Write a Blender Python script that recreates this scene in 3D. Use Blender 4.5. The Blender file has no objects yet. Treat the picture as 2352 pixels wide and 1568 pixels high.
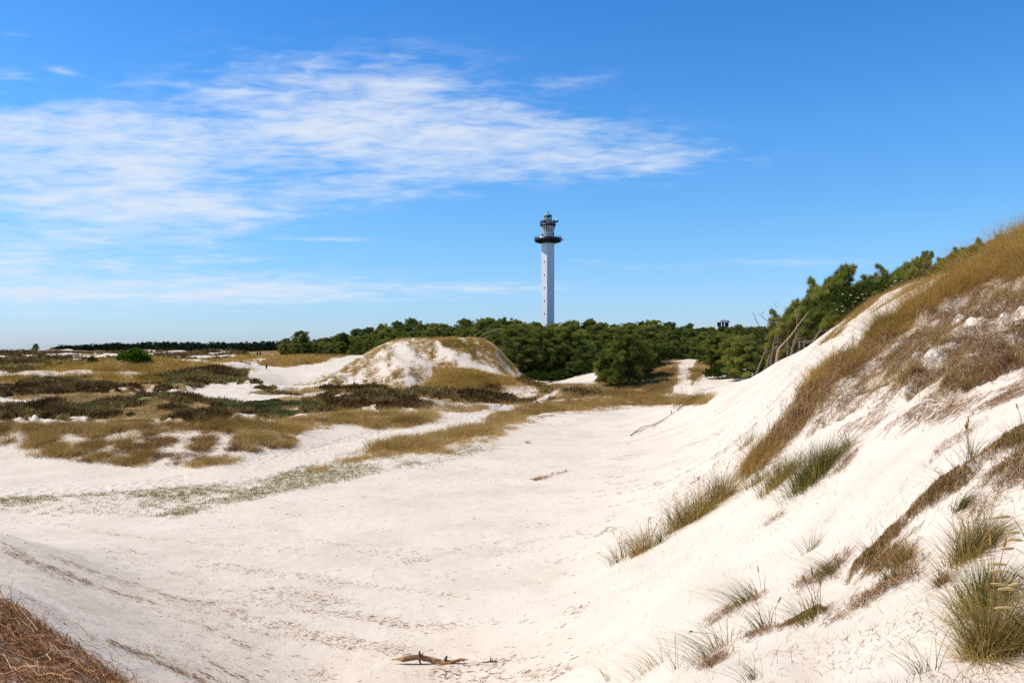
import bpy, math, random
import numpy as np
from mathutils import Vector, Matrix

random.seed(7)
rng = np.random.default_rng(7)
SC = bpy.context.scene
COL = SC.collection
FD = 1829.3                       # focal length in survey pixels
UC, VH = 1176.0, 804.5            # principal column, horizon row


def P(u, v, Y):
    return np.array([(u - UC) / FD * Y, Y, (VH - v) / FD * Y])


# ------------------------------------------------------------------ helpers
def tag(o, label=None, cat=None, group=None, kind=None):
    if label: o['label'] = label
    if cat: o['category'] = cat
    if group: o['group'] = group
    if kind: o['kind'] = kind
    return o


def link(o, parent=None):
    COL.objects.link(o)
    if parent is not None:
        o.parent = parent
    return o


def empty(name, loc, label, cat, group=None, rz=0):
    o = bpy.data.objects.new(name, None)
    o.location = loc
    o.rotation_euler = (0, 0, rz)
    o.empty_display_size = .2
    COL.objects.link(o)
    return tag(o, label, cat, group)


def mesh_np(name, V, faces, mat, attrs=None, smooth=False):
    """faces: list of int arrays (n,3) / (n,4)"""
    me = bpy.data.meshes.new(name)
    V = np.asarray(V, np.float32)
    me.vertices.add(len(V))
    me.vertices.foreach_set('co', V.ravel())
    loops = np.concatenate([f.ravel() for f in faces]).astype(np.int32)
    tot = np.concatenate([np.full(len(f), f.shape[1], np.int32) for f in faces])
    start = np.concatenate([[0], np.cumsum(tot)[:-1]]).astype(np.int32)
    me.loops.add(len(loops))
    me.loops.foreach_set('vertex_index', loops)
    me.polygons.add(len(tot))
    me.polygons.foreach_set('loop_start', start)
    me.polygons.foreach_set('loop_total', tot)
    if smooth:
        me.polygons.foreach_set('use_smooth', np.ones(len(tot), bool))
    for k, a in (attrs or {}).items():
        at = me.attributes.new(k, 'FLOAT', 'POINT')
        at.data.foreach_set('value', np.asarray(a, np.float32))
    me.materials.append(mat)
    me.update(calc_edges=True)
    return me


def obj_np(name, V, faces, mat, attrs=None, smooth=False, parent=None):
    return link(bpy.data.objects.new(name, mesh_np(name, V, faces, mat, attrs, smooth)), parent)


class MB:
    def __init__(s):
        s.V, s.F = [], []

    def add(s, V, F):
        b = len(s.V)
        s.V += [tuple(map(float, v)) for v in V]
        s.F += [tuple(int(b + i) for i in f) for f in F]

    def tube(s, pts, rad, n=8, cap=True, jit=0.0):
        pts = [np.array(p, float) for p in pts]
        rings, up = [], np.array([.31, .2, .93])
        for i, p in enumerate(pts):
            a = pts[max(i - 1, 0)]; b = pts[min(i + 1, len(pts) - 1)]
            d = b - a; d = d / (np.linalg.norm(d) + 1e-9)
            x = np.cross(d, up)
            if np.linalg.norm(x) < .05: x = np.cross(d, [1, 0, 0])
            x /= np.linalg.norm(x); y = np.cross(x, d)
            up = y if i else up
            r = rad[i] if hasattr(rad, '__len__') else rad
            rings.append([p + (x * math.cos(t) + y * math.sin(t)) * r * (1 + jit * random.uniform(-1, 1))
                          for t in [2 * math.pi * k / n for k in range(n)]])
        V = [v for r in rings for v in r]; F = []
        for i in range(len(rings) - 1):
            for k in range(n):
                F.append((i * n + k, i * n + (k + 1) % n, (i + 1) * n + (k + 1) % n, (i + 1) * n + k))
        if cap:
            F.append(tuple(range(n))[::-1]); F.append(tuple((len(rings) - 1) * n + k for k in range(n)))
        s.add(V, F)

    def prism(s, prof, n, ph=0.0, cap=True, c=(0, 0)):
        """prof: list of (radius, z)"""
        V, F = [], []
        for r, z in prof:
            for k in range(n):
                t = ph + 2 * math.pi * k / n
                V.append((c[0] + r * math.cos(t), c[1] + r * math.sin(t), z))
        for i in range(len(prof) - 1):
            for k in range(n):
                F.append((i * n + k, i * n + (k + 1) % n, (i + 1) * n + (k + 1) % n, (i + 1) * n + k))
        if cap:
            F.append(tuple(range(n))[::-1]); F.append(tuple((len(prof) - 1) * n + k for k in range(n)))
        s.add(V, F)

    def box(s, c, d, rz=0.0):
        cs, sn = math.cos(rz), math.sin(rz)
        V = []
        for z in (-1, 1):
            for y in (-1, 1):
                for x in (-1, 1):
                    px, py = x * d[0] / 2, y * d[1] / 2
                    V.append((c[0] + px * cs - py * sn, c[1] + px * sn + py * cs, c[2] + z * d[2] / 2))
        s.add(V, [(0, 2, 3, 1), (4, 5, 7, 6), (0, 1, 5, 4), (2, 6, 7, 3), (0, 4, 6, 2), (1, 3, 7, 5)])

    def ball(s, c, r, n=8, m=6):
        r = np.array(r if hasattr(r, '__len__') else (r, r, r), float)
        V, F = [], []
        for i in range(m + 1):
            t = math.pi * i / m
            for k in range(n):
                p = 2 * math.pi * k / n
                V.append(np.array(c) + r * np.array([math.sin(t) * math.cos(p), math.sin(t) * math.sin(p), math.cos(t)]))
        for i in range(m):
            for k in range(n):
                F.append((i * n + k, (i + 1) * n + k, (i + 1) * n + (k + 1) % n, i * n + (k + 1) % n))
        s.add(V, F)

    def build(s, name, mat, parent=None, smooth=True):
        me = bpy.data.meshes.new(name)
        me.from_pydata(s.V, [], s.F)
        me.materials.append(mat)
        if smooth:
            me.polygons.foreach_set('use_smooth', np.ones(len(me.polygons), bool))
        me.update()
        return link(bpy.data.objects.new(name, me), parent)


# ------------------------------------------------------------------ noise
_perm = np.random.default_rng(3).permutation(65536).astype(np.int64)


def vnoise(x, y, seed=0):
    xi = np.floor(x).astype(np.int64); yi = np.floor(y).astype(np.int64)
    fx = x - xi; fy = y - yi
    fx = fx * fx * (3 - 2 * fx); fy = fy * fy * (3 - 2 * fy)
    h = lambda a, b: _perm[(_perm[(a + seed * 131) & 65535] + b) & 65535] / 65535.0
    return (h(xi, yi) * (1 - fx) + h(xi + 1, yi) * fx) * (1 - fy) + (h(xi, yi + 1) * (1 - fx) + h(xi + 1, yi + 1) * fx) * fy


def fbm(x, y, oct=4, seed=0):
    s = np.zeros_like(x); a = .5; t = 0
    for o in range(oct):
        s += a * vnoise(x * 2 ** o + 17.3 * o, y * 2 ** o - 9.1 * o, seed + o); t += a; a *= .5
    return s / t


def sstep(a, b, x):
    t = np.clip((x - a) / (b - a), 0, 1)
    return t * t * (3 - 2 * t)


# ------------------------------------------------------------------ node material helpers
def nmat(name):
    m = bpy.data.materials.new(name)
    m.use_nodes = True
    nt = m.node_tree
    nt.nodes.clear()
    out = nt.nodes.new('ShaderNodeOutputMaterial')
    return m, nt, out


def N(nt, t, **kw):
    n = nt.nodes.new(t)
    for k, v in kw.items():
        if k in n.inputs.keys():
            n.inputs[k].default_value = v
        else:
            setattr(n, k, v)
    return n


def ramp(nt, stops, fac):
    r = nt.nodes.new('ShaderNodeValToRGB')
    e = r.color_ramp.elements
    while len(e) < len(stops): e.new(.5)
    for i, (p, c) in enumerate(stops):
        e[i].position = p; e[i].color = (*c, 1)
    nt.links.new(fac, r.inputs[0])
    return r.outputs[0]


def math_n(nt, op, a, b=None, clamp=False):
    n = nt.nodes.new('ShaderNodeMath'); n.operation = op; n.use_clamp = clamp
    for i, x in enumerate((a, b)):
        if x is None: continue
        if isinstance(x, (int, float)): n.inputs[i].default_value = x
        else: nt.links.new(x, n.inputs[i])
    return n.outputs[0]


def plain(name, col, rough=.7, var=.12, scale=6.0, metallic=0.0):
    m, nt, out = nmat(name)
    b = N(nt, 'ShaderNodeBsdfPrincipled')
    b.inputs['Roughness'].default_value = rough
    b.inputs['Metallic'].default_value = metallic
    tc = N(nt, 'ShaderNodeTexCoord')
    no = N(nt, 'ShaderNodeTexNoise'); no.inputs['Scale'].default_value = scale; no.inputs['Detail'].default_value = 5
    nt.links.new(tc.outputs['Object'], no.inputs['Vector'])
    c = ramp(nt, [(.25, tuple(x * (1 - var) for x in col)), (.75, tuple(min(1, x * (1 + var)) for x in col))], no.outputs['Fac'])
    nt.links.new(c, b.inputs['Base Color'])
    nt.links.new(b.outputs[0], out.inputs[0])
    return m


def blade_mat(name, stops, trans=.35, objvar=False):
    """plant fibre: colour picked along a ramp by each blade's own 'rnd' value"""
    m, nt, out = nmat(name)
    at = N(nt, 'ShaderNodeAttribute', attribute_name='rnd')
    fac = at.outputs['Fac']
    if objvar:
        oi = N(nt, 'ShaderNodeObjectInfo')
        fac = math_n(nt, 'ADD', math_n(nt, 'MULTIPLY', fac, .5), math_n(nt, 'MULTIPLY', oi.outputs['Random'], .5))
    c = ramp(nt, stops, fac)
    d = N(nt, 'ShaderNodeBsdfDiffuse'); t = N(nt, 'ShaderNodeBsdfTranslucent')
    nt.links.new(c, d.inputs[0]); nt.links.new(c, t.inputs[0])
    mx = N(nt, 'ShaderNodeMixShader'); mx.inputs[0].default_value = trans
    nt.links.new(d.outputs[0], mx.inputs[1]); nt.links.new(t.outputs[0], mx.inputs[2])
    nt.links.new(mx.outputs[0], out.inputs[0])
    return m


# ------------------------------------------------------------------ terrain heights
CT = []


def col(u, *rows):
    for r in rows:
        Y = r[0]
        z = r[1] if len(r) == 2 else (VH - r[2]) / FD * Y      # (Y, z) or (Y, None, v)
        CT.append((u, Y, z))


v_ = None
col(-400, (3, -1.7), (6, -2.1), (10, -2.6), (16, -3.6), (24, -5.0), (32, -5.7), (41, -5.5), (46, -4.3), (55, -4.9), (90, -5), (130, -4.5), (160, -3), (250, -2.6), (500, -1.0), (700, -6), (1100, -26))
col(0, (3, -1.75), (5.5, v_, 1568), (8, v_, 1395), (11, -3.2), (17, v_, 1225), (20, -4.75), (23, -5.35), (28, -5.8), (36, -5.95), (41, -5.7),
    (44.5, -4.75), (47, -4.28), (52, -4.9), (65, -5.3), (90, -5.0), (120, -4.8), (140, -4.0), (160, -3.0), (185, -3.0), (230, -2.6), (350, -1.6), (500, -.6), (700, -6), (1100, -26))
col(300, (3, -1.8), (6, -2.7), (8.5, v_, 1568), (11, -4.3), (14, -4.85), (18, -5.2), (23, -5.6), (28, -5.88), (36, -6), (41.5, -5.8),
    (45, -4.85), (47.5, -4.35), (53, -5), (70, -5.4), (95, -5.2), (125, -4.9), (138, -4.2), (152, -2.0), (165, -2.4), (230, -2.4), (350, -1.7), (500, -1.2), (700, -3), (1100, -26))
col(600, (3, -1.9), (6, -3.2), (9, -4.5), (13.5, v_, 1563), (18, -5.85), (25, -6), (35, -6), (41, -5.92), (45, -5.25), (49, -4.6), (55, -5.1), (70, -5.5), (95, -5.4),
    (120, -5), (140, -4.3), (165, -3.2), (195, -1.9), (250, -1.9), (300, -1.3), (500, -1.2), (700, -3), (1100, -26))
col(690, (58, -5.2), (80, -5.45), (118, -5.2), (150, -4.3), (175, -2.9), (195, -.9), (215, -1.4), (260, -1.6))
col(740, (14, -6), (30, -6.02), (44, -5.95), (52, -5.45), (58, -5.0), (64, -5.3), (118, -5.2), (145, -4.9), (195, -1.0), (215, -1.6))
for u, v in ((741, 873), (765, 860), (788, 846), (811, 830), (834, 815), (875, 792), (912, 780), (958, 776), (1041, 776), (1090, 778), (1113, 782), (1138, 795), (1157, 815), (1171, 830), (1190, 848)):
    Y = 124 + 9 * min(1, max(0, (u - 741) / 150))
    col(u, (Y, v_, v), (Y + 5, None, v + 4), (Y + 16, None, v + 38))
for u in (780, 830, 880, 940, 1000):
    col(u, (112, v_, 889), (117, v_, 880))
col(940, (124, v_, 826)); col(1000, (125, v_, 820)); col(860, (123, v_, 838)); col(1080, (127, v_, 812))
for u, v in ((960, 893), (1000, 868), (1030, 852), (1060, 848), (1100, 856), (1160, 866), (1210, 878)):
    col(u, (109, v_, v), (98, v_, 905), (116, None, v + 2))
col(900, (3, -2), (7, -4.2), (11, -5.8), (14.4, -6), (20, -6.05), (30, -6.05), (37, -6.0), (44, -5.78), (47.5, -5.55), (52, -5.8), (58, -5.55),
    (62, -4.95), (67, -5.3), (80, -5.5), (100, -5.4), (150, -2.0), (165, -3), (220, -1), (300, 1), (500, 2), (1100, -26))
col(1040, (50, -5.7), (55, -5.45), (60, -5.65), (70, -5.4), (85, -5.5))
col(1200, (3, -2), (7, -4), (10, -5.2), (14, -5.9), (20, -6.05), (30, -6.1), (40, -6.1), (50, -6.05), (60, -6), (70, -5.9), (78, -5.75), (90, -5.6), (105, -5.3), (120, -4.9), (130, -4.2), (150, -3.5), (200, -1), (280, 2), (500, 3), (1100, -26))
col(1350, (14, -5.4), (20, -5.7), (30, -5.85), (45, -5.9), (70, -5.85), (86, -5.75), (92, -5.55), (105, -5.1), (118, -4.6), (128, -3.6), (145, -3.2))
col(1430, (16, -5.0), (19.5, v_, 1285), (24, -5.45))
col(1500, (3, -1.9), (6, -3), (8, -3.65), (10, -4.2), (13, -4.55), (16, -4.65), (20, -4.75), (26, -5.3), (35, -5.5), (45, -5.5), (60, -5.7), (75, -5.9), (88, -5.85), (92, -5.6),
    (100, -5.0), (110, -4), (120, -2.6), (130, -1.9), (150, -2.5), (200, 0), (280, 3), (500, 3), (1100, -26))
col(1580, (75, -4.55), (82, -5.5), (90, v_, 917), (105, v_, 870), (118, v_, 836), (126, v_, 824), (145, -2))
col(1650, (14, -3.9), (20, v_, 1148), (26, -4.0), (40, -4.3), (66, v_, 890), (76, -4.9), (90, -5), (110, v_, 858), (122, -2.2), (145, -2))
col(1700, (3, -1.8), (6, -2.7), (8, v_, 1513), (11, -3.5), (15, -3.55), (20.5, v_, 1110), (26, -3.45), (35, v_, 985), (50, v_, 910), (62, v_, 873), (72, -3.6), (85, -4.4), (110, -3), (200, 1), (300, 3), (500, 3), (1100, -26))
col(1800, (5, -2.35), (7, v_, 1530), (10, v_, 1370), (14, v_, 1225), (18.5, v_, 1075), (21.5, v_, 965), (30, v_, 920), (42, v_, 868), (53, v_, 822), (61, -1.6), (75, -3), (100, -3))
col(1900, (5, -2.25), (6.7, v_, 1568), (9.5, v_, 1375), (12, v_, 1235), (15, v_, 1080), (17.5, v_, 970), (20.5, v_, 900), (23, v_, 852), (32, v_, 800), (45, v_, 762), (53, .2), (70, -1.5), (110, -2))
col(2000, (9, v_, 1300), (12, v_, 1130), (15, v_, 985), (17, v_, 920), (20, v_, 850), (24, v_, 790), (30, v_, 735), (40, v_, 688), (48, 2.2), (70, 0.5))
col(2100, (5, -2.1), (8.5, v_, 1230), (11, v_, 1060), (14, v_, 930), (17, v_, 850), (20, v_, 785), (24, v_, 722), (30, v_, 672), (36, v_, 654), (44, 2.9), (70, 1), (120, -1), (220, 1.5), (300, 3), (500, 3), (1100, -26))
col(2200, (6, v_, 1480), (8, v_, 1205), (10, v_, 1030), (13, v_, 920), (16, v_, 830), (20, v_, 720), (24, v_, 645), (30, v_, 622), (38, v_, 630), (50, 3.0))
col(2352, (3, -1.6), (5, v_, 1568), (6.5, v_, 1320), (8.5, v_, 1010), (11, v_, 900), (14, v_, 825), (17, v_, 720), (21, v_, 605), (24, v_, 566), (30, v_, 570), (45, 3.5), (120, 0), (300, 3), (500, 3), (1100, -26))
col(2700, (3, -1.6), (5, -1.8), (8, -.5), (12, .4), (18, 2.2), (24, 3.9), (35, 4.2), (60, 3), (120, 1), (300, 3), (1100, -26))

CT = np.array(CT)
_a = np.arctan((CT[:, 0] - UC) / FD)
_r = CT[:, 1] / np.cos(_a)
_e = CT[:, 2] / _r
_q = np.stack([_a, np.log(_r) * .8], 1)


def tps_fit(q, e, lam):
    n = len(q)
    d = np.linalg.norm(q[:, None] - q[None], axis=2)
    K = np.where(d > 0, d * d * np.log(d + 1e-12), 0) + lam * np.eye(n)
    Pm = np.hstack([np.ones((n, 1)), q])
    A = np.block([[K, Pm], [Pm.T, np.zeros((3, 3))]])
    return np.linalg.solve(A, np.concatenate([e, np.zeros(3)]))


_w = tps_fit(_q, _e, 2e-5)


def tps_eval(q):
    out = np.empty(len(q))
    for i in range(0, len(q), 20000):
        s = q[i:i + 20000]
        d2 = ((s[:, None] - _q[None]) ** 2).sum(2)
        out[i:i + 20000] = (.5 * d2 * np.log(d2 + 1e-18)) @ _w[:-3] + _w[-3] + s @ _w[-2:]
    return out


AF0, AF1, NA = -.74, .74, 1345
AZ = np.linspace(AF0, AF1, NA)
R0, R1, NR = 2.2, 1500.0, 820
LR = np.linspace(math.log(R0), math.log(R1), NR)
# coarse evaluation + cubic upsampling
ca = np.linspace(AF0 - .03, AF1 + .03, 230); cr = np.linspace(LR[0] - .05, LR[-1] + .05, 330)
CA, CR = np.meshgrid(ca, cr)
E = tps_eval(np.stack([CA.ravel(), CR.ravel() * .8], 1)).reshape(CA.shape)


def cub(M, src, dst, axis):
    t = (dst - src[0]) / (src[1] - src[0]); i = np.clip(np.floor(t).astype(int), 1, len(src) - 3); f = t - i
    w = [(-.5 * f ** 3 + f ** 2 - .5 * f), (1.5 * f ** 3 - 2.5 * f ** 2 + 1), (-1.5 * f ** 3 + 2 * f ** 2 + .5 * f), (.5 * f ** 3 - .5 * f ** 2)]
    o = 0
    for k in range(4):
        s = np.take(M, i + k - 1, axis=axis)
        o = o + s * (w[k][None, :] if axis == 1 else w[k][:, None])
    return o


E = cub(cub(E, ca, AZ, 1), cr, LR, 0)                # (NR, NA)
RR = np.exp(LR)[:, None] * np.ones((1, NA))
AA = np.ones((NR, 1)) * AZ[None]
X, Yg = RR * np.sin(AA), RR * np.cos(AA)
Z = E * RR
U = UC + FD * X / Yg
V = VH - FD * Z / Yg


def inpoly(poly, u, v):
    c = np.zeros(u.shape, bool)
    n = len(poly)
    for i in range(n):
        x1, y1 = poly[i]; x2, y2 = poly[(i + 1) % n]
        if y1 == y2: continue
        c ^= ((y1 > v) != (y2 > v)) & (u < (x2 - x1) * (v - y1) / (y2 - y1) + x1)
    return c


def blur(m, na=1, nr=1):
    m = m.astype(float)
    for _ in range(na): m = (np.roll(m, 1, 1) + 2 * m + np.roll(m, -1, 1)) / 4
    for _ in range(nr): m = (np.roll(m, 1, 0) + 2 * m + np.roll(m, -1, 0)) / 4
    return m


WU = (fbm(AA * 150, np.log(RR) * 70, 4, 5) - .5) * 34       # ragged natural edges
WV = (fbm(AA * 150, np.log(RR) * 70, 4, 6) - .5) * 14


def region(polys, Y0=0, Y1=1e9, soft=2, warp=.55):
    m = np.zeros(U.shape)
    yy = (Yg >= Y0) & (Yg <= Y1)
    for p in polys:
        m = np.maximum(m, (inpoly(p, U + WU * warp, V + WV * warp) & yy).astype(float))
    return blur(m, soft, soft)


def line_region(pts, w, Y0=0, Y1=1e9, soft=1):
    """strip around an image polyline; w = half width"""
    polys = []
    for (a, b) in zip(pts[:-1], pts[1:]):
        a = np.array(a, float); b = np.array(b, float); d = (b - a) / np.linalg.norm(b - a)
        n = np.array([-d[1], d[0]]) * w; a = a - d * w * .5; b = b + d * w * .5
        polys.append([tuple(a + n), tuple(b + n), tuple(b - n), tuple(a - n)])
    return region(polys, Y0, Y1, soft, .35)


# ------------------------------------------------------------------ plant-cover map (survey outlines)
R = {}
R['left_bank'] = region([[(-200, 1015), (-200, 975), (60, 978), (200, 978), (400, 972), (640, 975), (700, 985), (660, 1022), (610, 1032), (560, 1050), (540, 1045), (470, 1040), (330, 1045), (250, 1042), (130, 1035), (60, 1022), (0, 1018)]], 39, 54)
R['left_bank_low'] = region([[(40, 1040), (60, 1022), (130, 1035), (250, 1042), (330, 1045), (470, 1042), (560, 1050), (540, 1058), (470, 1068), (390, 1066), (300, 1068), (230, 1058), (130, 1058)]], 39, 54)
R['mid_bank'] = region([[(600, 985), (660, 965), (760, 960), (770, 945), (830, 938), (900, 943), (1000, 948), (1000, 970), (930, 982), (850, 980), (810, 968), (770, 972), (750, 988), (680, 988)]], 46, 68)
R['row'] = region([[(1625, 913), (1500, 909), (1380, 912), (1250, 923), (1170, 940), (1125, 960), (1110, 975), (1050, 985), (960, 1003), (850, 1022), (850, 1034), (960, 1032), (1010, 1031), (1025, 1016), (1115, 1000), (1165, 972), (1250, 947), (1400, 934), (1520, 929), (1625, 927)]], 44, 97)
R['row_fringe'] = region([[(1520, 927), (1400, 934), (1250, 947), (1165, 972), (1115, 1000), (1025, 1016), (1010, 1031), (850, 1034), (700, 1085), (760, 1075), (900, 1045), (1010, 1045), (1060, 1030), (1150, 1005), (1200, 975), (1300, 950), (1420, 942), (1530, 933)]], 36, 97)
R['heath'] = region([[(-300, 962), (640, 968), (690, 960), (760, 955), (830, 938), (1000, 945), (1130, 955), (1180, 940), (1250, 922), (1290, 915), (1380, 908), (1380, 890), (1290, 900), (1240, 885), (1200, 870), (1060, 905), (945, 905), (840, 893), (740, 889), (690, 892), (560, 885), (600, 835), (560, 815), (520, 797), (-300, 797)]], 46, 620)
R['heath_c'] = region([[(1240, 900), (1270, 880), (1370, 880), (1400, 850), (1480, 860), (1545, 840), (1560, 870), (1545, 905), (1500, 910), (1380, 911), (1260, 918), (1200, 930), (1230, 905)]], 84, 130)
R['hummock'] = region([[(1370, 905), (1390, 885), (1470, 850), (1490, 835), (1545, 828), (1560, 840), (1552, 865), (1535, 890), (1515, 905), (1450, 908)],
                       [(1592, 832), (1640, 826), (1660, 835), (1640, 850), (1600, 870), (1590, 890), (1582, 870)]], 84, 135)
R['heather'] = region([[(690, 935), (760, 915), (900, 905), (960, 898), (1040, 902), (1135, 905), (1120, 912), (1060, 920), (1000, 935), (900, 945), (800, 938), (700, 952)],
                       [(25, 905), (60, 885), (110, 878), (200, 875), (250, 885), (330, 898), (300, 906), (180, 902), (60, 905)],
                       [(-200, 912), (-200, 903), (40, 900), (30, 912)], [(380, 968), (420, 955), (560, 960), (640, 972), (480, 975)], [(90, 948), (140, 935), (160, 950), (120, 958)],
                       [(300, 930), (330, 915), (470, 920), (460, 932), (360, 940)], [(-50, 968), (20, 950), (100, 960), (200, 958), (200, 968)],
                       [(320, 905), (350, 900), (400, 885), (450, 873), (540, 876), (600, 880), (600, 886), (500, 884), (455, 890), (440, 897), (400, 902)]], 46, 145, 2, 1.1)
R['green'] = region([[(380, 965), (440, 945), (540, 930), (660, 912), (760, 905), (880, 898), (930, 905), (840, 915), (760, 925), (700, 945), (640, 968), (480, 975)],
                     [(270, 925), (330, 918), (400, 930), (330, 940)], [(180, 968), (300, 955), (390, 962), (300, 972)]], 46, 120)
R['sand_spots'] = np.clip(region([[(430, 890), (470, 880), (600, 887), (605, 897), (560, 905), (510, 918), (450, 910), (425, 900)], [(310, 899), (370, 896), (415, 905), (330, 911)],
                          [(-60, 900), (40, 915), (95, 932), (60, 938), (-60, 938)], [(210, 884), (270, 884), (300, 895), (220, 892)], [(480, 925), (560, 905), (700, 903), (680, 910), (560, 925)],
                          [(560, 885), (575, 835), (590, 818), (625, 822), (645, 835), (655, 852), (700, 850), (750, 835), (800, 818), (840, 812), (788, 850), (741, 877), (700, 892), (620, 888)],
                          [(630, 957), (680, 940), (690, 950), (660, 962)], [(120, 972), (200, 962), (210, 968), (140, 976)],
                          [(1250, 868), (1275, 850), (1330, 850), (1372, 846), (1380, 868), (1330, 878), (1270, 880)], [(1140, 886), (1180, 878), (1240, 888), (1245, 905), (1200, 912), (1150, 906)]], 46, 240)
                        + line_region([(620, 908), (720, 905), (850, 902), (900, 896), (925, 886), (945, 876)], 3, 80, 120) + line_region([(1000, 968), (1100, 950), (1200, 932), (1260, 910), (1285, 898)], 5, 60, 110)
                        + line_region([(118, 870), (140, 858), (160, 842)], 2.5, 120, 170) + line_region([(270, 845), (282, 832)], 2.5, 120, 170), 0, 1)
R['dune_grass'] = region([
    [(700, 886), (740, 871), (800, 836), (860, 800), (885, 788), (888, 796), (840, 820), (790, 852), (745, 880)],
    [(797, 852), (830, 825), (880, 800), (907, 788), (907, 800), (872, 815), (840, 838), (808, 855)],
    [(873, 820), (890, 811), (903, 823), (898, 840), (883, 838)],
    [(826, 868), (845, 842), (870, 826), (874, 838), (852, 856), (840, 870)],
    [(843, 880), (855, 862), (885, 866), (900, 856), (922, 855), (927, 872), (930, 890), (895, 892), (850, 890)],
    [(752, 880), (765, 866), (790, 858), (799, 864), (780, 876)],
    [(936, 862), (945, 853), (965, 852), (982, 860), (975, 870), (950, 872)],
    [(985, 860), (1000, 846), (1020, 838), (1050, 842), (1030, 858), (1000, 868)],
    [(955, 826), (968, 825), (972, 834), (960, 836)],
    [(875, 784), (940, 774), (1000, 772), (1041, 772), (1041, 780), (960, 783), (900, 790)],
    [(933, 786), (985, 790), (1003, 832), (990, 830), (965, 806), (940, 800)],
    [(990, 782), (1008, 812), (998, 808), (975, 784)],
    [(1000, 775), (1113, 778), (1140, 795), (1160, 820), (1190, 862), (1170, 864), (1130, 845), (1075, 825), (1040, 815), (1015, 800)],
    [(740, 887), (790, 880), (850, 885), (930, 890), (900, 899), (800, 898)]], 108, 148, 1, .22)
R['dune_stripes'] = np.clip(line_region([(1058, 780), (1075, 800), (1100, 822), (1150, 845)], 2.5, 108, 145) + line_region([(1088, 784), (1105, 802), (1140, 830), (1182, 862)], 3, 108, 145) +
                            line_region([(1116, 784), (1140, 800), (1146, 828), (1170, 848)], 3, 108, 145) + line_region([(1000, 783), (1012, 800), (1020, 816)], 2.5, 108, 145), 0, 1)
R['mound'] = region([[(945, 897), (975, 885), (1000, 862), (1020, 850), (1060, 846), (1100, 853), (1160, 864), (1210, 877), (1265, 886), (1250, 905), (1150, 908), (1050, 910), (960, 907)]], 92, 119)
R['far_mounds'] = region([[(590, 835), (640, 806), (690, 808), (740, 810), (765, 818), (740, 835), (690, 838), (650, 845), (610, 840)], [(735, 812), (870, 780), (860, 800), (770, 822)]], 165, 240)
R['far_rise'] = region([[(552, 824), (565, 800), (600, 796), (668, 798), (670, 812), (640, 822), (600, 828)]], 195, 420)
R['crest'] = region([[(1690, 1108), (1738, 1056), (1783, 1007), (1817, 962), (1834, 929), (1857, 894), (1906, 854), (2004, 786), (2103, 716), (2202, 646), (2290, 588), (2400, 543), (2600, 500), (2600, 600), (2400, 640), (2300, 635), (2240, 665), (2180, 695), (2100, 745), (2020, 805), (1960, 865), (1900, 930), (1850, 985), (1800, 1030), (1750, 1085)]], 15, 32)
R['brown'] = region([[(2600, 600), (2400, 635), (2250, 662), (2150, 722), (2050, 802), (1960, 885), (1900, 945), (1850, 995), (1890, 985), (1950, 945), (2050, 912), (2180, 908), (2250, 872), (2400, 820), (2600, 790)]], 11, 26)
R['brown_fringe'] = region([[(1890, 985), (1950, 945), (2050, 912), (2180, 908), (2250, 872), (2400, 820), (2500, 900), (2300, 930), (2150, 960), (1990, 985)]], 9, 20)
R['ridge_tr'] = region([[(1880, 790), (1925, 755), (1960, 705), (2010, 678), (2080, 650), (2150, 645), (2180, 640), (2100, 672), (2020, 710), (1960, 742), (1930, 770)]], 28, 60)
R['near_left'] = region([[(-300, 1330), (0, 1372), (60, 1420), (160, 1480), (260, 1540), (320, 1600), (300, 1900), (-300, 1900)]], 2, 11)
R['basin_tufts'] = region([[(-100, 1150), (250, 1135), (500, 1112), (640, 1085), (760, 1050), (860, 1034), (1000, 1040), (1110, 1010), (1130, 1030), (1000, 1058), (900, 1078), (820, 1100), (650, 1130), (420, 1185), (100, 1185), (-100, 1168)]], 24, 60)
R['basin_core'] = region([[(560, 1110), (650, 1085), (740, 1065), (830, 1058), (850, 1072), (780, 1095), (680, 1105)], [(300, 1160), (360, 1140), (385, 1150), (350, 1170)], [(870, 1080), (980, 1060), (1130, 1020), (1150, 1030), (1000, 1072)], [(1200, 978), (1290, 968), (1300, 976), (1200, 985)]], 24, 75)
R['basin_all'] = region([[(-300, 1130), (700, 1060), (1100, 980), (1540, 930), (1600, 960), (1500, 1060), (1400, 1200), (1300, 1568), (500, 1568), (0, 1250), (-300, 1250)]], 10, 92)
R['slope_r'] = region([[(1540, 930), (1700, 872), (1900, 762), (2080, 655), (2180, 650), (2000, 780), (1850, 885), (1800, 960), (1680, 1110), (1400, 1280), (1350, 1100)]], 18, 80)
R['near_r'] = region([[(1300, 1640), (1400, 1290), (1700, 1115), (1880, 1060), (1990, 985), (2150, 960), (2420, 880), (2420, 1640)]], 4, 21)
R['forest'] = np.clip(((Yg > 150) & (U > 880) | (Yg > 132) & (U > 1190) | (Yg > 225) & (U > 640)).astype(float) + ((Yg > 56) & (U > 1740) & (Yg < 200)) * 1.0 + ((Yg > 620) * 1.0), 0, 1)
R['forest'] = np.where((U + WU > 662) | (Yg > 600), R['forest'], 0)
R['forest'] = blur(R['forest'], 3, 3)

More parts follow.
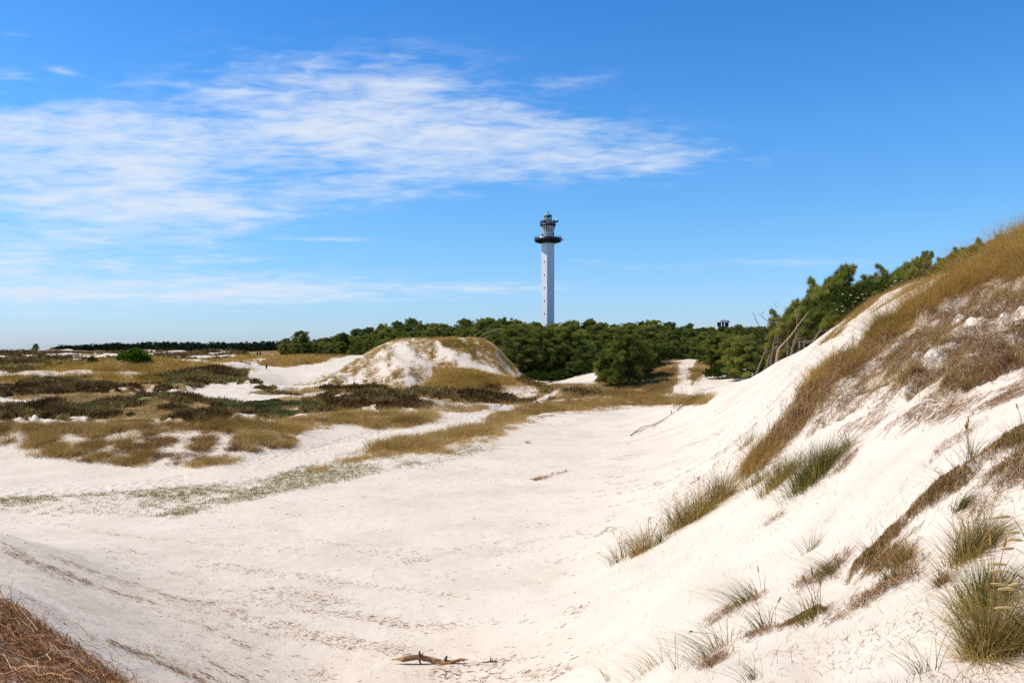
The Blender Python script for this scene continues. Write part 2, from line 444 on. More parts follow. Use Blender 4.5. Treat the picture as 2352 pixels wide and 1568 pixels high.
# relief: dunes out in the heath, hollows and tussocky ground
n1 = fbm(X / 22, Yg / 22, 4, 11) - .5
n2 = fbm(X / 5, Yg / 5, 4, 21) - .5
n3 = fbm(X / 1.3, Yg / 1.3, 3, 31) - .5
n4 = fbm(X / 9, Yg / 9, 3, 41)
veg_any = np.clip(R['heath'] + R['left_bank'] + R['mid_bank'] + R['row'] + R['mound'] + R['heath_c'] + R['hummock'] + R['crest'] + R['far_mounds'] + R['ridge_tr'], 0, 1)
far_h = sstep(110, 210, Yg) * (U < 900) * np.clip(R['heath'], 0, 1)
Z = Z + far_h * n1 * 4.6 * sstep(105, 185, Yg) * (1 - sstep(480, 600, Yg))
hz = np.clip(R['heath'], 0, 1) * (1 - np.clip(R['sand_spots'], 0, 1)) * sstep(58, 72, Yg)
hz = blur(hz, 10, 8) * np.clip(R['heath'] * 1.0, 0, 1)
hz = blur(hz, 5, 5)
Z = Z + hz * (fbm(X / 9, Yg / 7, 3, 43) - .45) * 2.1 * (1 - .6 * R['green'])
Z = Z + veg_any * n2 * .35 * sstep(15, 40, Yg)
Z = Z + R['crest'] * (sstep(.35, .7, fbm(X / .7, Yg / .7, 2, 44)) * .34)
Z = Z + veg_any * n3 * .10
Z = Z + (1 - veg_any) * (fbm(X / 3.5 + 5, Yg / 3.5, 3, 51) - .5) * .16 * sstep(5, 14, RR)
Z = Z + R['brown'] * ((fbm(X / .9, Yg / .9, 4, 61) - .5) * .8 + (fbm(X / .33, Yg / .33, 2, 62) - .5) * .32)
Z = Z + blur(R['heather'], 3, 3) * (.2 + .55 * fbm(X / 2.2, Yg / 2.2, 3, 45))
_dr = blur(region([[(760, 880), (800, 850), (845, 825), (885, 800), (930, 790), (1100, 790), (1140, 812), (1165, 840), (1150, 850), (1040, 832), (990, 850), (930, 880), (850, 885)]], 112, 140, 3, .2), 6, 4)
_rn = 1 - np.abs(2 * fbm((X * .75 + Yg * .66) / 7.0, (Yg * .75 - X * .66) / 22.0, 3, 46) - 1)
Z = Z + _dr * (_rn - .72) * 3.0
# blown streaks and small ledges across the near sand
st = fbm((X + Yg * .5) / 2.2, (Yg - X * .5) / .55, 3, 71)
Z = Z + (1 - veg_any) * (st - .5) * .07 * (1 - sstep(18, 40, RR)) * sstep(3, 6, RR)
R['ledge'] = line_region([(2440, 970), (2352, 1003), (2290, 1045), (2230, 1085), (2150, 1140), (2100, 1190), (2050, 1235), (2000, 1285), (1955, 1318)], 6, 5, 14, 2)
R['ledge2'] = line_region([(2352, 1040), (2270, 1090), (2200, 1130), (2120, 1210), (2080, 1290), (2000, 1300)], 16, 5, 14, 4)
R['ledge3'] = line_region([(1590, 1545), (1640, 1510), (1720, 1475), (1800, 1450), (1885, 1408)], 9, 5, 14, 3)
Z = Z + R['ledge'] * .12 + R['ledge3'] * .07
V = VH - FD * Z / Yg

# cover attributes on the ground
mosaic = fbm(X / 30, Yg / 30, 5, 81)
mos2 = fbm(X / 12, Yg / 12, 4, 91)
farz = sstep(178, 215, Yg) * (U < 900)
C_tan = np.clip(R['heath'] * .95, 0, 1) * (1 - R['sand_spots']) * (1 - .85 * sstep(.56, .64, fbm(X / 3.5, Yg / 3.5, 4, 93)))
C_tan = np.where(farz > .5, C_tan * sstep(.33, .42, mosaic + .25 * (mos2 - .5)), C_tan)
C_heath = np.clip(R['heather'] * 1.1 * sstep(.40, .52, fbm(X / 4, Yg / 4, 4, 94)) + np.clip(R['heath'], 0, 1) * (1 - R['sand_spots']) * .9 * sstep(.53, .62, mos2) * (Yg > 48) * (1 - R['green']), 0, 1)
C_heath = np.maximum(C_heath, R['heath'] * farz * sstep(185, 215, Yg) * sstep(.36, .42, mosaic + .3 * (mos2 - .5)))
far2 = np.clip(R['heath'], 0, 1) * sstep(112, 128, Yg) * (Yg < 420) * (U < 700)
C_heath = np.maximum(C_heath, far2 * sstep(.54, .60, fbm(X / 24, Yg / 15, 4, 95)) * (1 - R['sand_spots']))
C_tan = C_tan * (1 - far2 * sstep(.57, .62, fbm(X / 13, Yg / 9, 4, 96)))
C_heath = C_heath * (1 - far2 * sstep(.57, .62, fbm(X / 13, Yg / 9, 4, 96)))
C_green = np.clip(R['green'] * sstep(.3, .45, n4), 0, 1)
C_tan = np.maximum.reduce([C_tan, R['heath_c'] * .9 * (1 - R['sand_spots']), R['mound'] * .95 * (1 - .9 * R['sand_spots']), R['dune_grass'] * np.where(U < 992, .44, .66) * (1 - R['dune_stripes']), R['hummock'] * .7,
                           R['row'] * .8, R['left_bank'] * .42, R['mid_bank'] * .5, R['crest'] * .75, R['far_mounds'] * .85, R['far_rise'] * .75, R['ridge_tr'] * .45])
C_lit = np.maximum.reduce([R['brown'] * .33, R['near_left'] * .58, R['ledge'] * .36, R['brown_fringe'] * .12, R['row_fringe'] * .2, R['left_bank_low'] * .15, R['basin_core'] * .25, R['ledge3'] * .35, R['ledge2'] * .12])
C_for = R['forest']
C_trk = np.clip(line_region([(-100, 1135), (120, 1130), (300, 1118), (420, 1100)], 9, 24, 60, 3) + line_region([(560, 1062), (700, 1035), (900, 985), (1080, 955), (1250, 912)], 7, 40, 110, 3) + line_region([(960, 785), (962, 830), (968, 885)], 7, 108, 140, 2)
                + line_region([(1578, 920), (1572, 880), (1582, 836)], 9, 85, 130, 2), 0, 1)

# ground lookup
FZ = Z


def zt(x, y):
    x = np.asarray(x, float); y = np.asarray(y, float)
    a = np.arctan2(x, y); l = np.log(np.hypot(x, y))
    fa = np.clip((a - AF0) / (AF1 - AF0) * (NA - 1), 0, NA - 1.001); fr = np.clip((l - LR[0]) / (LR[-1] - LR[0]) * (NR - 1), 0, NR - 1.001)
    i = fa.astype(int); j = fr.astype(int); p = fa - i; q = fr - j
    return (FZ[j, i] * (1 - p) + FZ[j, i + 1] * p) * (1 - q) + (FZ[j + 1, i] * (1 - p) + FZ[j + 1, i + 1] * p) * q


def hit(u, v, Ymin=0.0):
    """ground point seen along a survey ray (first crossing beyond Ymin)"""
    a = math.atan((u - UC) / FD)
    r = np.exp(np.linspace(math.log(R0 * 1.05), math.log(900), 6000))
    x, y = r * math.sin(a), r * math.cos(a)
    z = zt(x, y)
    zr = (VH - v) / FD * y
    k = np.where((z >= zr) & (y > Ymin))[0]
    k = k[0] if len(k) else len(r) - 1
    return np.array([x[k], y[k], z[k]])


def at(u, Y):
    x = (u - UC) / FD * Y
    return np.array([x, Y, float(zt(x, Y))])


def scatter(mask, n, flat=.25, seed=None):
    """n random ground points, mostly proportional to how large the ground shows"""
    g = mask[:-1, :-1]
    du = np.abs(U[:-1, 1:] - U[:-1, :-1]); dv = V[:-1, :-1] - V[1:, :-1]
    w = np.clip(dv, 0, 6) * du + flat * du
    w = (g * w).ravel(); w = w / w.sum()
    k = rng.choice(len(w), n, p=w)
    j, i = np.divmod(k, NA - 1)
    a = AZ[i] + rng.random(n) * (AZ[1] - AZ[0]); r = np.exp(LR[j] + rng.random(n) * (LR[1] - LR[0]))
    x, y = r * np.sin(a), r * np.cos(a)
    return np.stack([x, y, zt(x, y)], 1)


# ------------------------------------------------------------------ blades and fibres
def blades(base, L, w, lean, bend, S=3, droop=.35, rnd=None):
    """upright leaf blades. lean (n,2): sideways reach as a share of length; bend: extra curl along it"""
    n = len(base)
    L = np.broadcast_to(L, (n,)).astype(float); w = np.broadcast_to(w, (n,)).astype(float)
    th = rng.random(n) * np.pi
    side = np.stack([np.cos(th), np.sin(th) * .6, np.zeros(n)], 1)
    nv = 2 * S + 1
    Vv = np.empty((n, nv, 3))
    for i in range(S + 1):
        t = i / S
        k = (t * .45 + t * t * bend) * L[:, None]
        p = base + np.concatenate([lean * k, (L * (t - droop * t * t * np.minimum(1, np.hypot(lean[:, 0], lean[:, 1]))))[:, None]], 1)
        if i < S:
            ww = (w * (1 - .75 * t))[:, None] * .5
            Vv[:, 2 * i] = p - side * ww; Vv[:, 2 * i + 1] = p + side * ww
        else:
            Vv[:, 2 * S] = p
    o = np.arange(n)[:, None] * nv
    tri = o + np.array([[2 * S - 2, 2 * S - 1, 2 * S]])
    quads = [o + np.array([[2 * i, 2 * i + 1, 2 * i + 3, 2 * i + 2]]) for i in range(S - 1)]
    F = [tri] + ([np.concatenate(quads)] if quads else [])
    if rnd is None: rnd = rng.random(n)
    return Vv.reshape(-1, 3), F, np.repeat(rnd, nv)


def strands(base, L, w, ang, lift=.04, S=4, curl=.6, rnd=None, up=0.0):
    """dead stems lying on the ground, following it"""
    n = len(base)
    L = np.broadcast_to(L, (n,)).astype(float); w = np.broadcast_to(w, (n,)).astype(float)
    c = rng.normal(0, curl, n)
    x = base[:, 0].copy(); y = base[:, 1].copy()
    nv = 2 * (S + 1)
    Vv = np.empty((n, nv, 3))
    ph = rng.random(n) * 6.28
    for i in range(S + 1):
        t = i / S
        a = ang + c * (t - .5)
        z = zt(x, y) + lift * (.15 + np.abs(np.sin(ph + t * 3)) * rng.random(n)) + up * t * t * L
        d = np.stack([-np.sin(a), np.cos(a), np.zeros(n)], 1) * (w * (1 - .6 * abs(t - .4)))[:, None] * .5
        tilt = np.array([0, 0, 1.]) * (w * .5)[:, None] * np.cos(ph)[:, None]
        p = np.stack([x, y, z], 1)
        Vv[:, 2 * i] = p - d - tilt * .7; Vv[:, 2 * i + 1] = p + d + tilt * .7
        x = x + np.cos(a) * L / S; y = y + np.sin(a) * L / S
    o = np.arange(n)[:, None] * nv
    quads = [o + np.array([[2 * i, 2 * i + 1, 2 * i + 3, 2 * i + 2]]) for i in range(S)]
    if rnd is None: rnd = rng.random(n)
    return Vv.reshape(-1, 3), [np.concatenate(quads)], np.repeat(rnd, nv)


class Acc:
    def __init__(s): s.V, s.F, s.A, s.n = [], {}, [], 0

    def add(s, V, F, A):
        for f in F: s.F.setdefault(f.shape[1], []).append(f + s.n)
        s.V.append(V); s.A.append(A); s.n += len(V)

    def build(s, name, mat, parent=None):
        return obj_np(name, np.concatenate(s.V), [np.concatenate(f) for f in s.F.values()], mat, {'rnd': np.concatenate(s.A)}, parent=parent)


WIND = np.array([.55, -.05])


def lean_of(n, k=1.0, spread=.4):
    return WIND[None] * k + rng.normal(0, spread, (n, 2))


def clumped(base, per, rad):
    """turn clump centres into blade feet"""
    n = len(base)
    b = np.repeat(base, per, 0)
    off = rng.normal(0, 1, (n * per, 2)) * rad
    b = b.copy(); b[:, 0] += off[:, 0]; b[:, 1] += off[:, 1]
    b[:, 2] = zt(b[:, 0], b[:, 1]) - .01
    return b, off / rad, np.repeat(rng.random(n), per)


def tufts(cen, dirs, L, w, k=3, spread=.55, tone=None):
    """sprays of needles: k thin triangles from each centre"""
    n = len(cen)
    c = np.repeat(cen, k, 0)
    d = np.repeat(dirs, k, 0) + rng.normal(0, spread, (n * k, 3))
    d /= np.linalg.norm(d, axis=1)[:, None] + 1e-9
    s = np.cross(d, rng.normal(0, 1, (n * k, 3))); s /= np.linalg.norm(s, axis=1)[:, None] + 1e-9
    ll = L * rng.uniform(.6, 1.25, (n * k, 1)); ww = w * rng.uniform(.7, 1.3, (n * k, 1)) * .5
    Vv = np.stack([c - s * ww, c + s * ww, c + d * ll], 1).reshape(-1, 3)
    F = [np.arange(n * k * 3).reshape(-1, 3)]
    t = rng.random(n) if tone is None else np.clip(tone + rng.normal(0, .12, n), 0, 1)
    return Vv, F, np.repeat(t, k * 3)


# ------------------------------------------------------------------ materials
def ground_mat():
    m, nt, out = nmat('dune_ground')
    L = nt.links.new
    geo = N(nt, 'ShaderNodeNewGeometry')
    pos = geo.outputs['Position']

    def noise(scale, detail=6, rough=.55, stretch=None):
        n = N(nt, 'ShaderNodeTexNoise'); n.inputs['Scale'].default_value = scale; n.inputs['Detail'].default_value = detail; n.inputs['Roughness'].default_value = rough
        if stretch:
            mp = N(nt, 'ShaderNodeMapping'); mp.inputs['Scale'].default_value = stretch; mp.inputs['Rotation'].default_value = (0, 0, .35)
            L(pos, mp.inputs[0]); L(mp.outputs[0], n.inputs['Vector'])
        else:
            L(pos, n.inputs['Vector'])
        return n.outputs['Fac']

    nf = noise(2.2, 9, .68); nm = noise(.45, 6); ng = noise(14, 6, .7)
    sand = ramp(nt, [(.3, (.62, .53, .43)), (.5, (.69, .595, .49)), (.72, (.73, .635, .53))], nm)
    # wind-sorted darker grains and crumbs of dead plants in the sand
    spk = math_n(nt, 'MULTIPLY', math_n(nt, 'SUBTRACT', ng, .62), 5.0, True)
    band = math_n(nt, 'MULTIPLY', math_n(nt, 'SUBTRACT', noise(.5, 5, .6, (1, 3.2, 1)), .5), 4.0, True)

    def mix(a, b, f):
        x = N(nt, 'ShaderNodeMix', data_type='RGBA')
        if isinstance(f, float): x.inputs[0].default_value = f
        else: L(f, x.inputs[0])
        L(a, x.inputs[6])
        if isinstance(b, tuple): x.inputs[7].default_value = (*b, 1)
        else: L(b, x.inputs[7])
        return x.outputs[2]

    c = mix(sand, (.40, .30, .22), math_n(nt, 'MULTIPLY', math_n(nt, 'MULTIPLY', spk, math_n(nt, 'ADD', band, .12)), .8))

    nl = math_n(nt, 'ADD', math_n(nt, 'MULTIPLY', nf, .45), math_n(nt, 'MULTIPLY', noise(8, 9, .75), .55))

    def cover(cur, attr, colr, amp=.62, soft=.10, nf=nf):
        a = N(nt, 'ShaderNodeAttribute', attribute_name=attr).outputs['Fac']
        s = math_n(nt, 'ADD', a, math_n(nt, 'MULTIPLY', math_n(nt, 'SUBTRACT', nf, .5), amp * 2))
        mr = N(nt, 'ShaderNodeMapRange', interpolation_type='SMOOTHSTEP')
        mr.inputs['From Min'].default_value = .5 - soft; mr.inputs['From Max'].default_value = .5 + soft
        L(s, mr.inputs[0])
        has = math_n(nt, 'MULTIPLY', a, 12.0, True)
        return mix(cur, colr, math_n(nt, 'MULTIPLY', mr.outputs[0], has))

    tan = ramp(nt, [(.3, (.16, .09, .035)), (.46, (.29, .17, .07)), (.55, (.345, .235, .105)), (.66, (.41, .305, .14)), (.8, (.26, .21, .08))], noise(1.1, 8, .7))
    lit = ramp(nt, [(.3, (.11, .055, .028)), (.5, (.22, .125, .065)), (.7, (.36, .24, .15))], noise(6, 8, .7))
    hea = ramp(nt, [(.3, (.09, .055, .022)), (.6, (.19, .11, .042)), (.8, (.25, .17, .06))], noise(1.6, 8, .7))
    gre = ramp(nt, [(.3, (.08, .085, .018)), (.5, (.15, .15, .035)), (.7, (.24, .18, .07))], noise(.9, 8, .7))
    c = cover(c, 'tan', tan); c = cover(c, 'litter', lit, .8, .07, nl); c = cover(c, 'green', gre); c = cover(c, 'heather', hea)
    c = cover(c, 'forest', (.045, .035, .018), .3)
    b = N(nt, 'ShaderNodeBsdfPrincipled'); b.inputs['Roughness'].default_value = .95
    b.inputs['Specular IOR Level'].default_value = .15
    L(c, b.inputs['Base Color'])
    vor = N(nt, 'ShaderNodeTexVoronoi'); vor.inputs['Scale'].default_value = 2.6; L(pos, vor.inputs['Vector'])
    h = math_n(nt, 'ADD', math_n(nt, 'MULTIPLY', noise(1.5, 5, .5), .12), math_n(nt, 'MULTIPLY', noise(9, 4, .5, (1, 2.5, 1)), .014))
    h = math_n(nt, 'ADD', h, math_n(nt, 'MULTIPLY', vor.outputs['Distance'], math_n(nt, 'ADD', .015, math_n(nt, 'ADD', math_n(nt, 'MULTIPLY', band, .028), math_n(nt, 'MULTIPLY', N(nt, 'ShaderNodeAttribute', attribute_name='tracks').outputs['Fac'], .22)))))
    bp = N(nt, 'ShaderNodeBump'); bp.inputs['Strength'].default_value = .62; bp.inputs['Distance'].default_value = 1.0
    L(h, bp.inputs['Height']); L(bp.outputs[0], b.inputs['Normal'])
    L(b.outputs[0], out.inputs[0])
    return m


GOLD = [(0, (.16, .085, .03)), (.25, (.31, .19, .06)), (.55, (.47, .305, .10)), (.8, (.57, .405, .155)), (1, (.64, .50, .25))]
HEATHG = [(0, (.14, .085, .03)), (.2, (.29, .185, .065)), (.45, (.43, .285, .105)), (.65, (.45, .30, .15)), (.8, (.36, .30, .10)), (1, (.56, .43, .21))]
OLIVE = [(0, (.13, .09, .02)), (.25, (.26, .175, .036)), (.55, (.47, .295, .07)), (.8, (.60, .395, .115)), (1, (.68, .51, .22))]
GREEN = [(0, (.05, .06, .012)), (.4, (.12, .125, .025)), (.7, (.24, .20, .05)), (1, (.48, .34, .13))]
DEAD = [(0, (.07, .035, .02)), (.25, (.18, .09, .05)), (.55, (.34, .20, .11)), (.8, (.48, .32, .18)), (1, (.62, .48, .31))]
RUST = [(0, (.06, .026, .013)), (.3, (.17, .075, .035)), (.55, (.32, .155, .07)), (.8, (.50, .31, .17)), (1, (.62, .47, .32))]
HEA = [(0, (.09, .052, .02)), (.45, (.22, .13, .048)), (.8, (.33, .22, .08)), (1, (.29, .26, .08))]
PINE = [(0, (.065, .085, .023)), (.35, (.155, .18, .04)), (.6, (.265, .28, .055)), (.8, (.375, .36, .073)), (1, (.48, .42, .10))]
FARP = [(0, (.012, .022, .014)), (.4, (.028, .045, .024)), (.8, (.06, .08, .035)), (1, (.09, .105, .04))]  # bluer than the near pines: distance haze put into the needle colour
M = dict(
    tuss=blade_mat('tussock_blades', [(0, (.04, .042, .01)), (.2, (.11, .105, .022)), (.42, (.30, .215, .055)), (.7, (.54, .37, .115)), (1, (.68, .52, .24))]), heathg=blade_mat('heath_grass_blades', HEATHG), farpine=blade_mat('far_pine_needles', FARP, .1), root_and_hole=blade_mat('dark_roots_and_hole_shade', [(0, (.045, .025, .012)), (.35, (.15, .08, .035)), (.7, (.34, .20, .09)), (1, (.56, .40, .22))], .05),
    gold=blade_mat('dry_marram', GOLD), olive=blade_mat('olive_marram', OLIVE), green=blade_mat('green_marram', GREEN), dead=blade_mat('dead_grass', DEAD, .15),
    rust=blade_mat('rusty_litter', RUST, .1), heather=blade_mat('heather_sprigs', HEA, .1), pine=blade_mat('pine_needles', PINE, .34, True),
    bright=blade_mat('bright_leaves', [(0, (.03, .08, .006)), (.5, (.085, .19, .012)), (1, (.17, .30, .03))], .4),
    birch=blade_mat('birch_leaves', [(0, (.03, .055, .012)), (.5, (.07, .12, .025)), (1, (.13, .18, .05))], .3),
    elder=blade_mat('elder_leaves', [(0, (.025, .045, .008)), (.5, (.06, .09, .015)), (1, (.11, .14, .025))], .25),
    moss=blade_mat('low_green_plants', [(0, (.07, .075, .02)), (.5, (.155, .155, .04)), (1, (.28, .24, .085))], .2),
    pale=blade_mat('pale_tufts', [(0, (.14, .14, .03)), (.5, (.26, .23, .065)), (1, (.40, .31, .12))], .3),
    blossom=plain('elder_blossom', (.75, .73, .6)),
    head=plain('seed_head_straw', (.30, .165, .06), .9, .35, 60), head_pale=plain('pale_seed_head', (.52, .36, .15), .9, .3, 60),
    bark=plain('pine_bark', (.16, .10, .065), .9, .45, 3), bark_pale=plain('weathered_pine_bark', (.40, .24, .15), .9, .35, 4), deadwood=plain('grey_deadwood', (.42, .34, .26), .85, .35, 6),
    dark_root=plain('dark_driftwood', (.09, .06, .045), .9, .4, 8),
    white=plain('white_render', (.83, .83, .82), .6, .04, .35), black=plain('black_steel', (.012, .014, .02), .35, .2), dgrey=plain('dark_blue_grey_panel', (.055, .062, .085), .4, .1),
    lgrey=plain('pale_grey_panel', (.55, .54, .52), .5, .08), copper=plain('verdigris_copper', (.24, .37, .33), .6, .18, 2), glassy=plain('lantern_glass', (.30, .36, .40), .12, .05),
    slot=plain('dark_opening', (.01, .011, .014), .5), dkteal=plain('teal_louvre', (.10, .2, .22), .5),
)
GM = ground_mat()

# ------------------------------------------------------------------ ground sheet (round the whole compass)
za = np.linspace(AF1, 2 * math.pi + AF0, 120)[1:-1]


def outer(field, default):
    o = np.empty((NR, len(za)))
    for k, a in enumerate(za):
        tr = min(1, (a - AF1) / .9); tl = min(1, (2 * math.pi + AF0 - a) / .9)
        t = sstep(0, 1, np.array(min(tr, tl)))
        edge = field[:, -1] if tr < tl else field[:, 0]
        o[:, k] = edge * (1 - t) + default * t
    return o


zdef = -1.7 - 2.8 * sstep(math.log(6), math.log(60), LR) - 24 * sstep(math.log(500), math.log(1200), LR)
Zall = np.concatenate([Z, outer(Z, zdef)], 1)
Aall = np.concatenate([AZ, za])
NT = len(Aall)
Rr = np.exp(LR)[:, None]
Vt = np.stack([Rr * np.sin(Aall)[None], Rr * np.cos(Aall)[None], Zall], 2).reshape(-1, 3)
j, i = np.meshgrid(np.arange(NR - 1), np.arange(NT), indexing='ij')
i2 = (i + 1) % NT
Fq = np.stack([j * NT + i, (j + 1) * NT + i, (j + 1) * NT + i2, j * NT + i2], 2).reshape(-1, 4)
Vt = np.concatenate([Vt, [[0, 0, -1.68]]])
cen = len(Vt) - 1
Ft = np.stack([np.full(NT, cen), np.arange(NT), (np.arange(NT) + 1) % NT], 1)
att = {}
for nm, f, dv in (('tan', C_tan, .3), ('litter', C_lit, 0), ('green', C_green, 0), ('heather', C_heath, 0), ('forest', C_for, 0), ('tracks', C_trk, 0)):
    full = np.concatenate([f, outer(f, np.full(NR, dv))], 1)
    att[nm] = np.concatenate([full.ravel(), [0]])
g = obj_np('ground', Vt, [Fq, Ft], GM, att, smooth=True)
tag(g, 'pale sand dunes and hollow with patches of dry heath', 'ground', kind='structure')

# sea
mb = MB(); mb.prism([(60000, -19.0), (60000, -18.0)], 96)
sm, nt, out = nmat('sea_water')
b = N(nt, 'ShaderNodeBsdfPrincipled'); b.inputs['Base Color'].default_value = (.02, .06, .11, 1); b.inputs['Roughness'].default_value = .35
no = N(nt, 'ShaderNodeTexNoise'); no.inputs['Scale'].default_value = .05; no.inputs['Detail'].default_value = 6
geo = N(nt, 'ShaderNodeNewGeometry'); nt.links.new(geo.outputs['Position'], no.inputs['Vector'])
bp = N(nt, 'ShaderNodeBump'); bp.inputs['Strength'].default_value = .5; bp.inputs['Distance'].default_value = 3; nt.links.new(no.outputs['Fac'], bp.inputs['Height']); nt.links.new(bp.outputs[0], b.inputs['Normal'])
nt.links.new(b.outputs[0], out.inputs[0])
tag(mb.build('sea', sm, smooth=False), 'strip of blue sea at the horizon', 'sea', kind='structure')


# ------------------------------------------------------------------ grass, heath and litter (what nobody could count)
def grass(name, label, mask, n, L, w, mat, S=2, lean=1.0, bend=.6, per=12, rad=.12, flat=.25, spread=.35, cat='dune grass', droop=.4, flare=.45):
    cl = scatter(mask, max(1, n // per), flat)
    b, off, tone = clumped(cl, per, rad)
    m = len(b)
    sc_ = .9 + b[:, 1] * .035
    tn2 = sstep(.3, .7, fbm(b[:, 0] / sc_.mean() , b[:, 1] / sc_.mean(), 3, 133))
    tone = .45 * tone + .55 * tn2
    Ld = L[0] + (L[1] - L[0]) * rng.random(m) ** 1.1 * (.35 + 1.1 * np.repeat(rng.random(len(cl)), per)) * (.7 + .6 * tn2)
    ln = lean_of(m, lean, spread * .7) + off * flare + np.repeat(rng.normal(0, spread, (len(cl), 2)), per, 0)
    V, F, A = blades(b, Ld, w * rng.uniform(.7, 1.3, m), ln, bend, S, droop, np.clip(tone * .6 + rng.random(m) * .45, 0, 1))
    a = Acc(); a.add(V, F, A)
    if name is None: return a
    return tag(a.build(name, mat), label, cat, kind='stuff')


patchy = sstep(.42, .60, fbm(X / 1.1, Yg / 1.1, 4, 101))
patchy2 = sstep(.42, .58, fbm(X / 2.6, Yg / 2.6, 4, 111))
# the sandy bank beyond the hollow
tb = grass(None, '', np.clip(R['left_bank'] * (.03 + sstep(.49, .58, fbm(X / 1.0, Yg / 1.0, 4, 101))) * (V < 1034), 0, 1), 40000, (.2, .66), .016, None, 2, .8, .7, 110, .16)
for m_, n_ in ((np.clip(R['left_bank'] * sstep(1000, 978, V), 0, 1), 20000), (R['left_bank_low'] * sstep(.5, .62, fbm(X / 1.4, Yg / 1.0, 3, 121)), 9000)):
    t2 = grass(None, '', m_, n_, (.25, .6), .015, None, 2, .9, .6, 12, .14)
    tb.add(np.concatenate(t2.V), [np.concatenate(f) for f in t2.F.values()], np.concatenate(t2.A))
tag(tb.build('bank_grass', M['gold']), 'tawny grass in ragged clumps along the sandy bank beyond the hollow', 'dune grass', kind='stuff')
tl = Acc()
_b = scatter(np.clip(R['left_bank'] * sstep(.47, .56, fbm(X / 1.0, Yg / 1.0, 4, 101)) + R['left_bank_low'] * .3, 0, 1), 420)
_b, _o, _t = clumped(_b, 40, .17)
tl.add(*strands(_b, rng.uniform(.1, .4, len(_b)), .016, rng.uniform(-3.1, 3.1, len(_b)), .12, 3, .8, _t * .5 + rng.random(len(_b)) * .3, .2))
tag(tl.build('bank_thatch', M['dead']), 'brown thatch and roots hanging in the clumps of the bank beyond the hollow', 'plant litter', kind='stuff')
grass('crest_grass', 'golden grass standing in clumps along the low sand rim before the green heath', np.clip(R['mid_bank'] * (.1 + patchy), 0, 1), 26000, (.25, .8), .02, M['gold'], 2, .8, .7, 50, .24)
rg = grass(None, '', R['row'], 48000, (.2, .66), .024, None, 2, .6, .6, 45, .26)
t2 = grass(None, '', R['row_fringe'] * patchy, 9000, (.15, .4), .018, None, 2, .7, .6, 10, .15)
rg.add(np.concatenate(t2.V), [np.concatenate(f) for f in t2.F.values()], np.concatenate(t2.A))
tag(rg.build('grass_band', M['gold']), 'long band of golden grass edging the far side of the sand hollow', 'dune grass', kind='stuff')

heath_n = np.clip(R['heath'], 0, 1) * (Yg < 150) * (1 - R['sand_spots'])
grass('heath_grass', 'short tawny and grey-brown grass covering the flat heath behind the bank', heath_n * (1 - .7 * R['green']) * (1 - .5 * R['heather']) * (.15 + patchy2), 80000, (.12, .55), .035, M['heathg'], 2, .5, .5, 40, .42)
grass('heath_edge_grass', 'tawny grass around the track junction in front of the forest', (R['heath_c'] * (1 - R['sand_spots']) * (.3 + patchy2)), 30000, (.15, .55), .035, M['heathg'], 2, .5, .5, 40, .4)
grass('hummock_grass', 'brown grass on the hummocks flanking the steep sand track', R['hummock'] * (.25 + patchy2), 24000, (.2, .7), .035, M['gold'], 2, .5, .5, 36, .34)
grass('dune_grass', 'olive grass in streaks and patches on the big white dune', np.clip(R['dune_grass'] * (1 - R['dune_stripes']) * np.where(U < 992, .5, 1.0), 0, 1), 46000, (.2, .5), .04, M['olive'], 2, .7, .6, 22, .17)
grass('mound_grass', 'dense olive-brown grass on the low mound in front of the big dune', np.clip(R['mound'] * (1 - .9 * R['sand_spots']), 0, 1), 36000, (.2, .65), .045, M['olive'], 2, .5, .5, 36, .45)
far_g = (C_tan > .3) * (C_heath < .4) * (np.clip(R['heath'], 0, 1)) * (Yg >= 115) * (Yg < 330) * (U < 720)
fg = grass(None, '', far_g * 1.0, 52000, (.35, 1.0), .10, None, 1, .5, .5, 10, .9)
t2 = grass(None, '', np.clip(R['far_mounds'] + R['far_rise'] * .6, 0, 1), 16000, (.3, .8), .08, None, 1, .5, .5, 10, .5)
fg.add(np.concatenate(t2.V), [np.concatenate(f) for f in t2.F.values()], np.concatenate(t2.A))
tag(fg.build('distant_dune_grass', M['olive']), 'olive-brown grass over the far rolling dunes under the skyline', 'dune grass', kind='stuff')


def sprigs(mask, n, L, w, mat, name, label, cat, k=4, up=.8, flat=.25, cl=1):
    b = scatter(mask, n, flat)
    d = np.stack([rng.normal(0, .5, n), rng.normal(0, .5, n), np.full(n, up)], 1)
    tone = fbm(b[:, 0] / 2.5, b[:, 1] / 2.5, 3, 131)
    s = (1 + b[:, 1:2] / 260.0)
    V, F, A = tufts(b, d, L * s.repeat(k, 0), w * s.repeat(k, 0), k, .6, sstep(.2, .8, tone))
    a = Acc(); a.add(V, F, A)
    return tag(a.build(name, mat), label, cat, kind='stuff')


sprigs(((C_heath > .45) * (Yg < 420)).astype(float), 52000, .42, .13, M['heather'], 'heather', 'dark brown heather in low mats across the heath', 'heather')
sprigs(((C_green > .4) * (R['heather'] < .4)).astype(float), 26000, .18, .10, M['moss'], 'green_heath_plants', 'low green plants on the damp flat before the big dune', 'ground cover')

def litter(mask, n, L, w, mat, ang, aspread, lift=.05, S=4, curl=.7, flat=.1, up=0.0, per=1, rad=.1, tone=None):
    b = scatter(mask, max(1, n // per), flat)
    if per > 1:
        b, off, tn = clumped(b, per, rad)
        r_ = rng.random(len(b)) if tone == -1 else np.clip(tn * .55 + rng.random(len(b)) * .5, 0, 1)
    else:
        r_ = rng.random(len(b))
    m = len(b)
    a_ = ang + rng.normal(0, aspread, m)
    return strands(b, L[0] + (L[1] - L[0]) * rng.random(m) ** 1.6, w * rng.uniform(.6, 1.4, m), a_, lift, S, curl, r_, up)


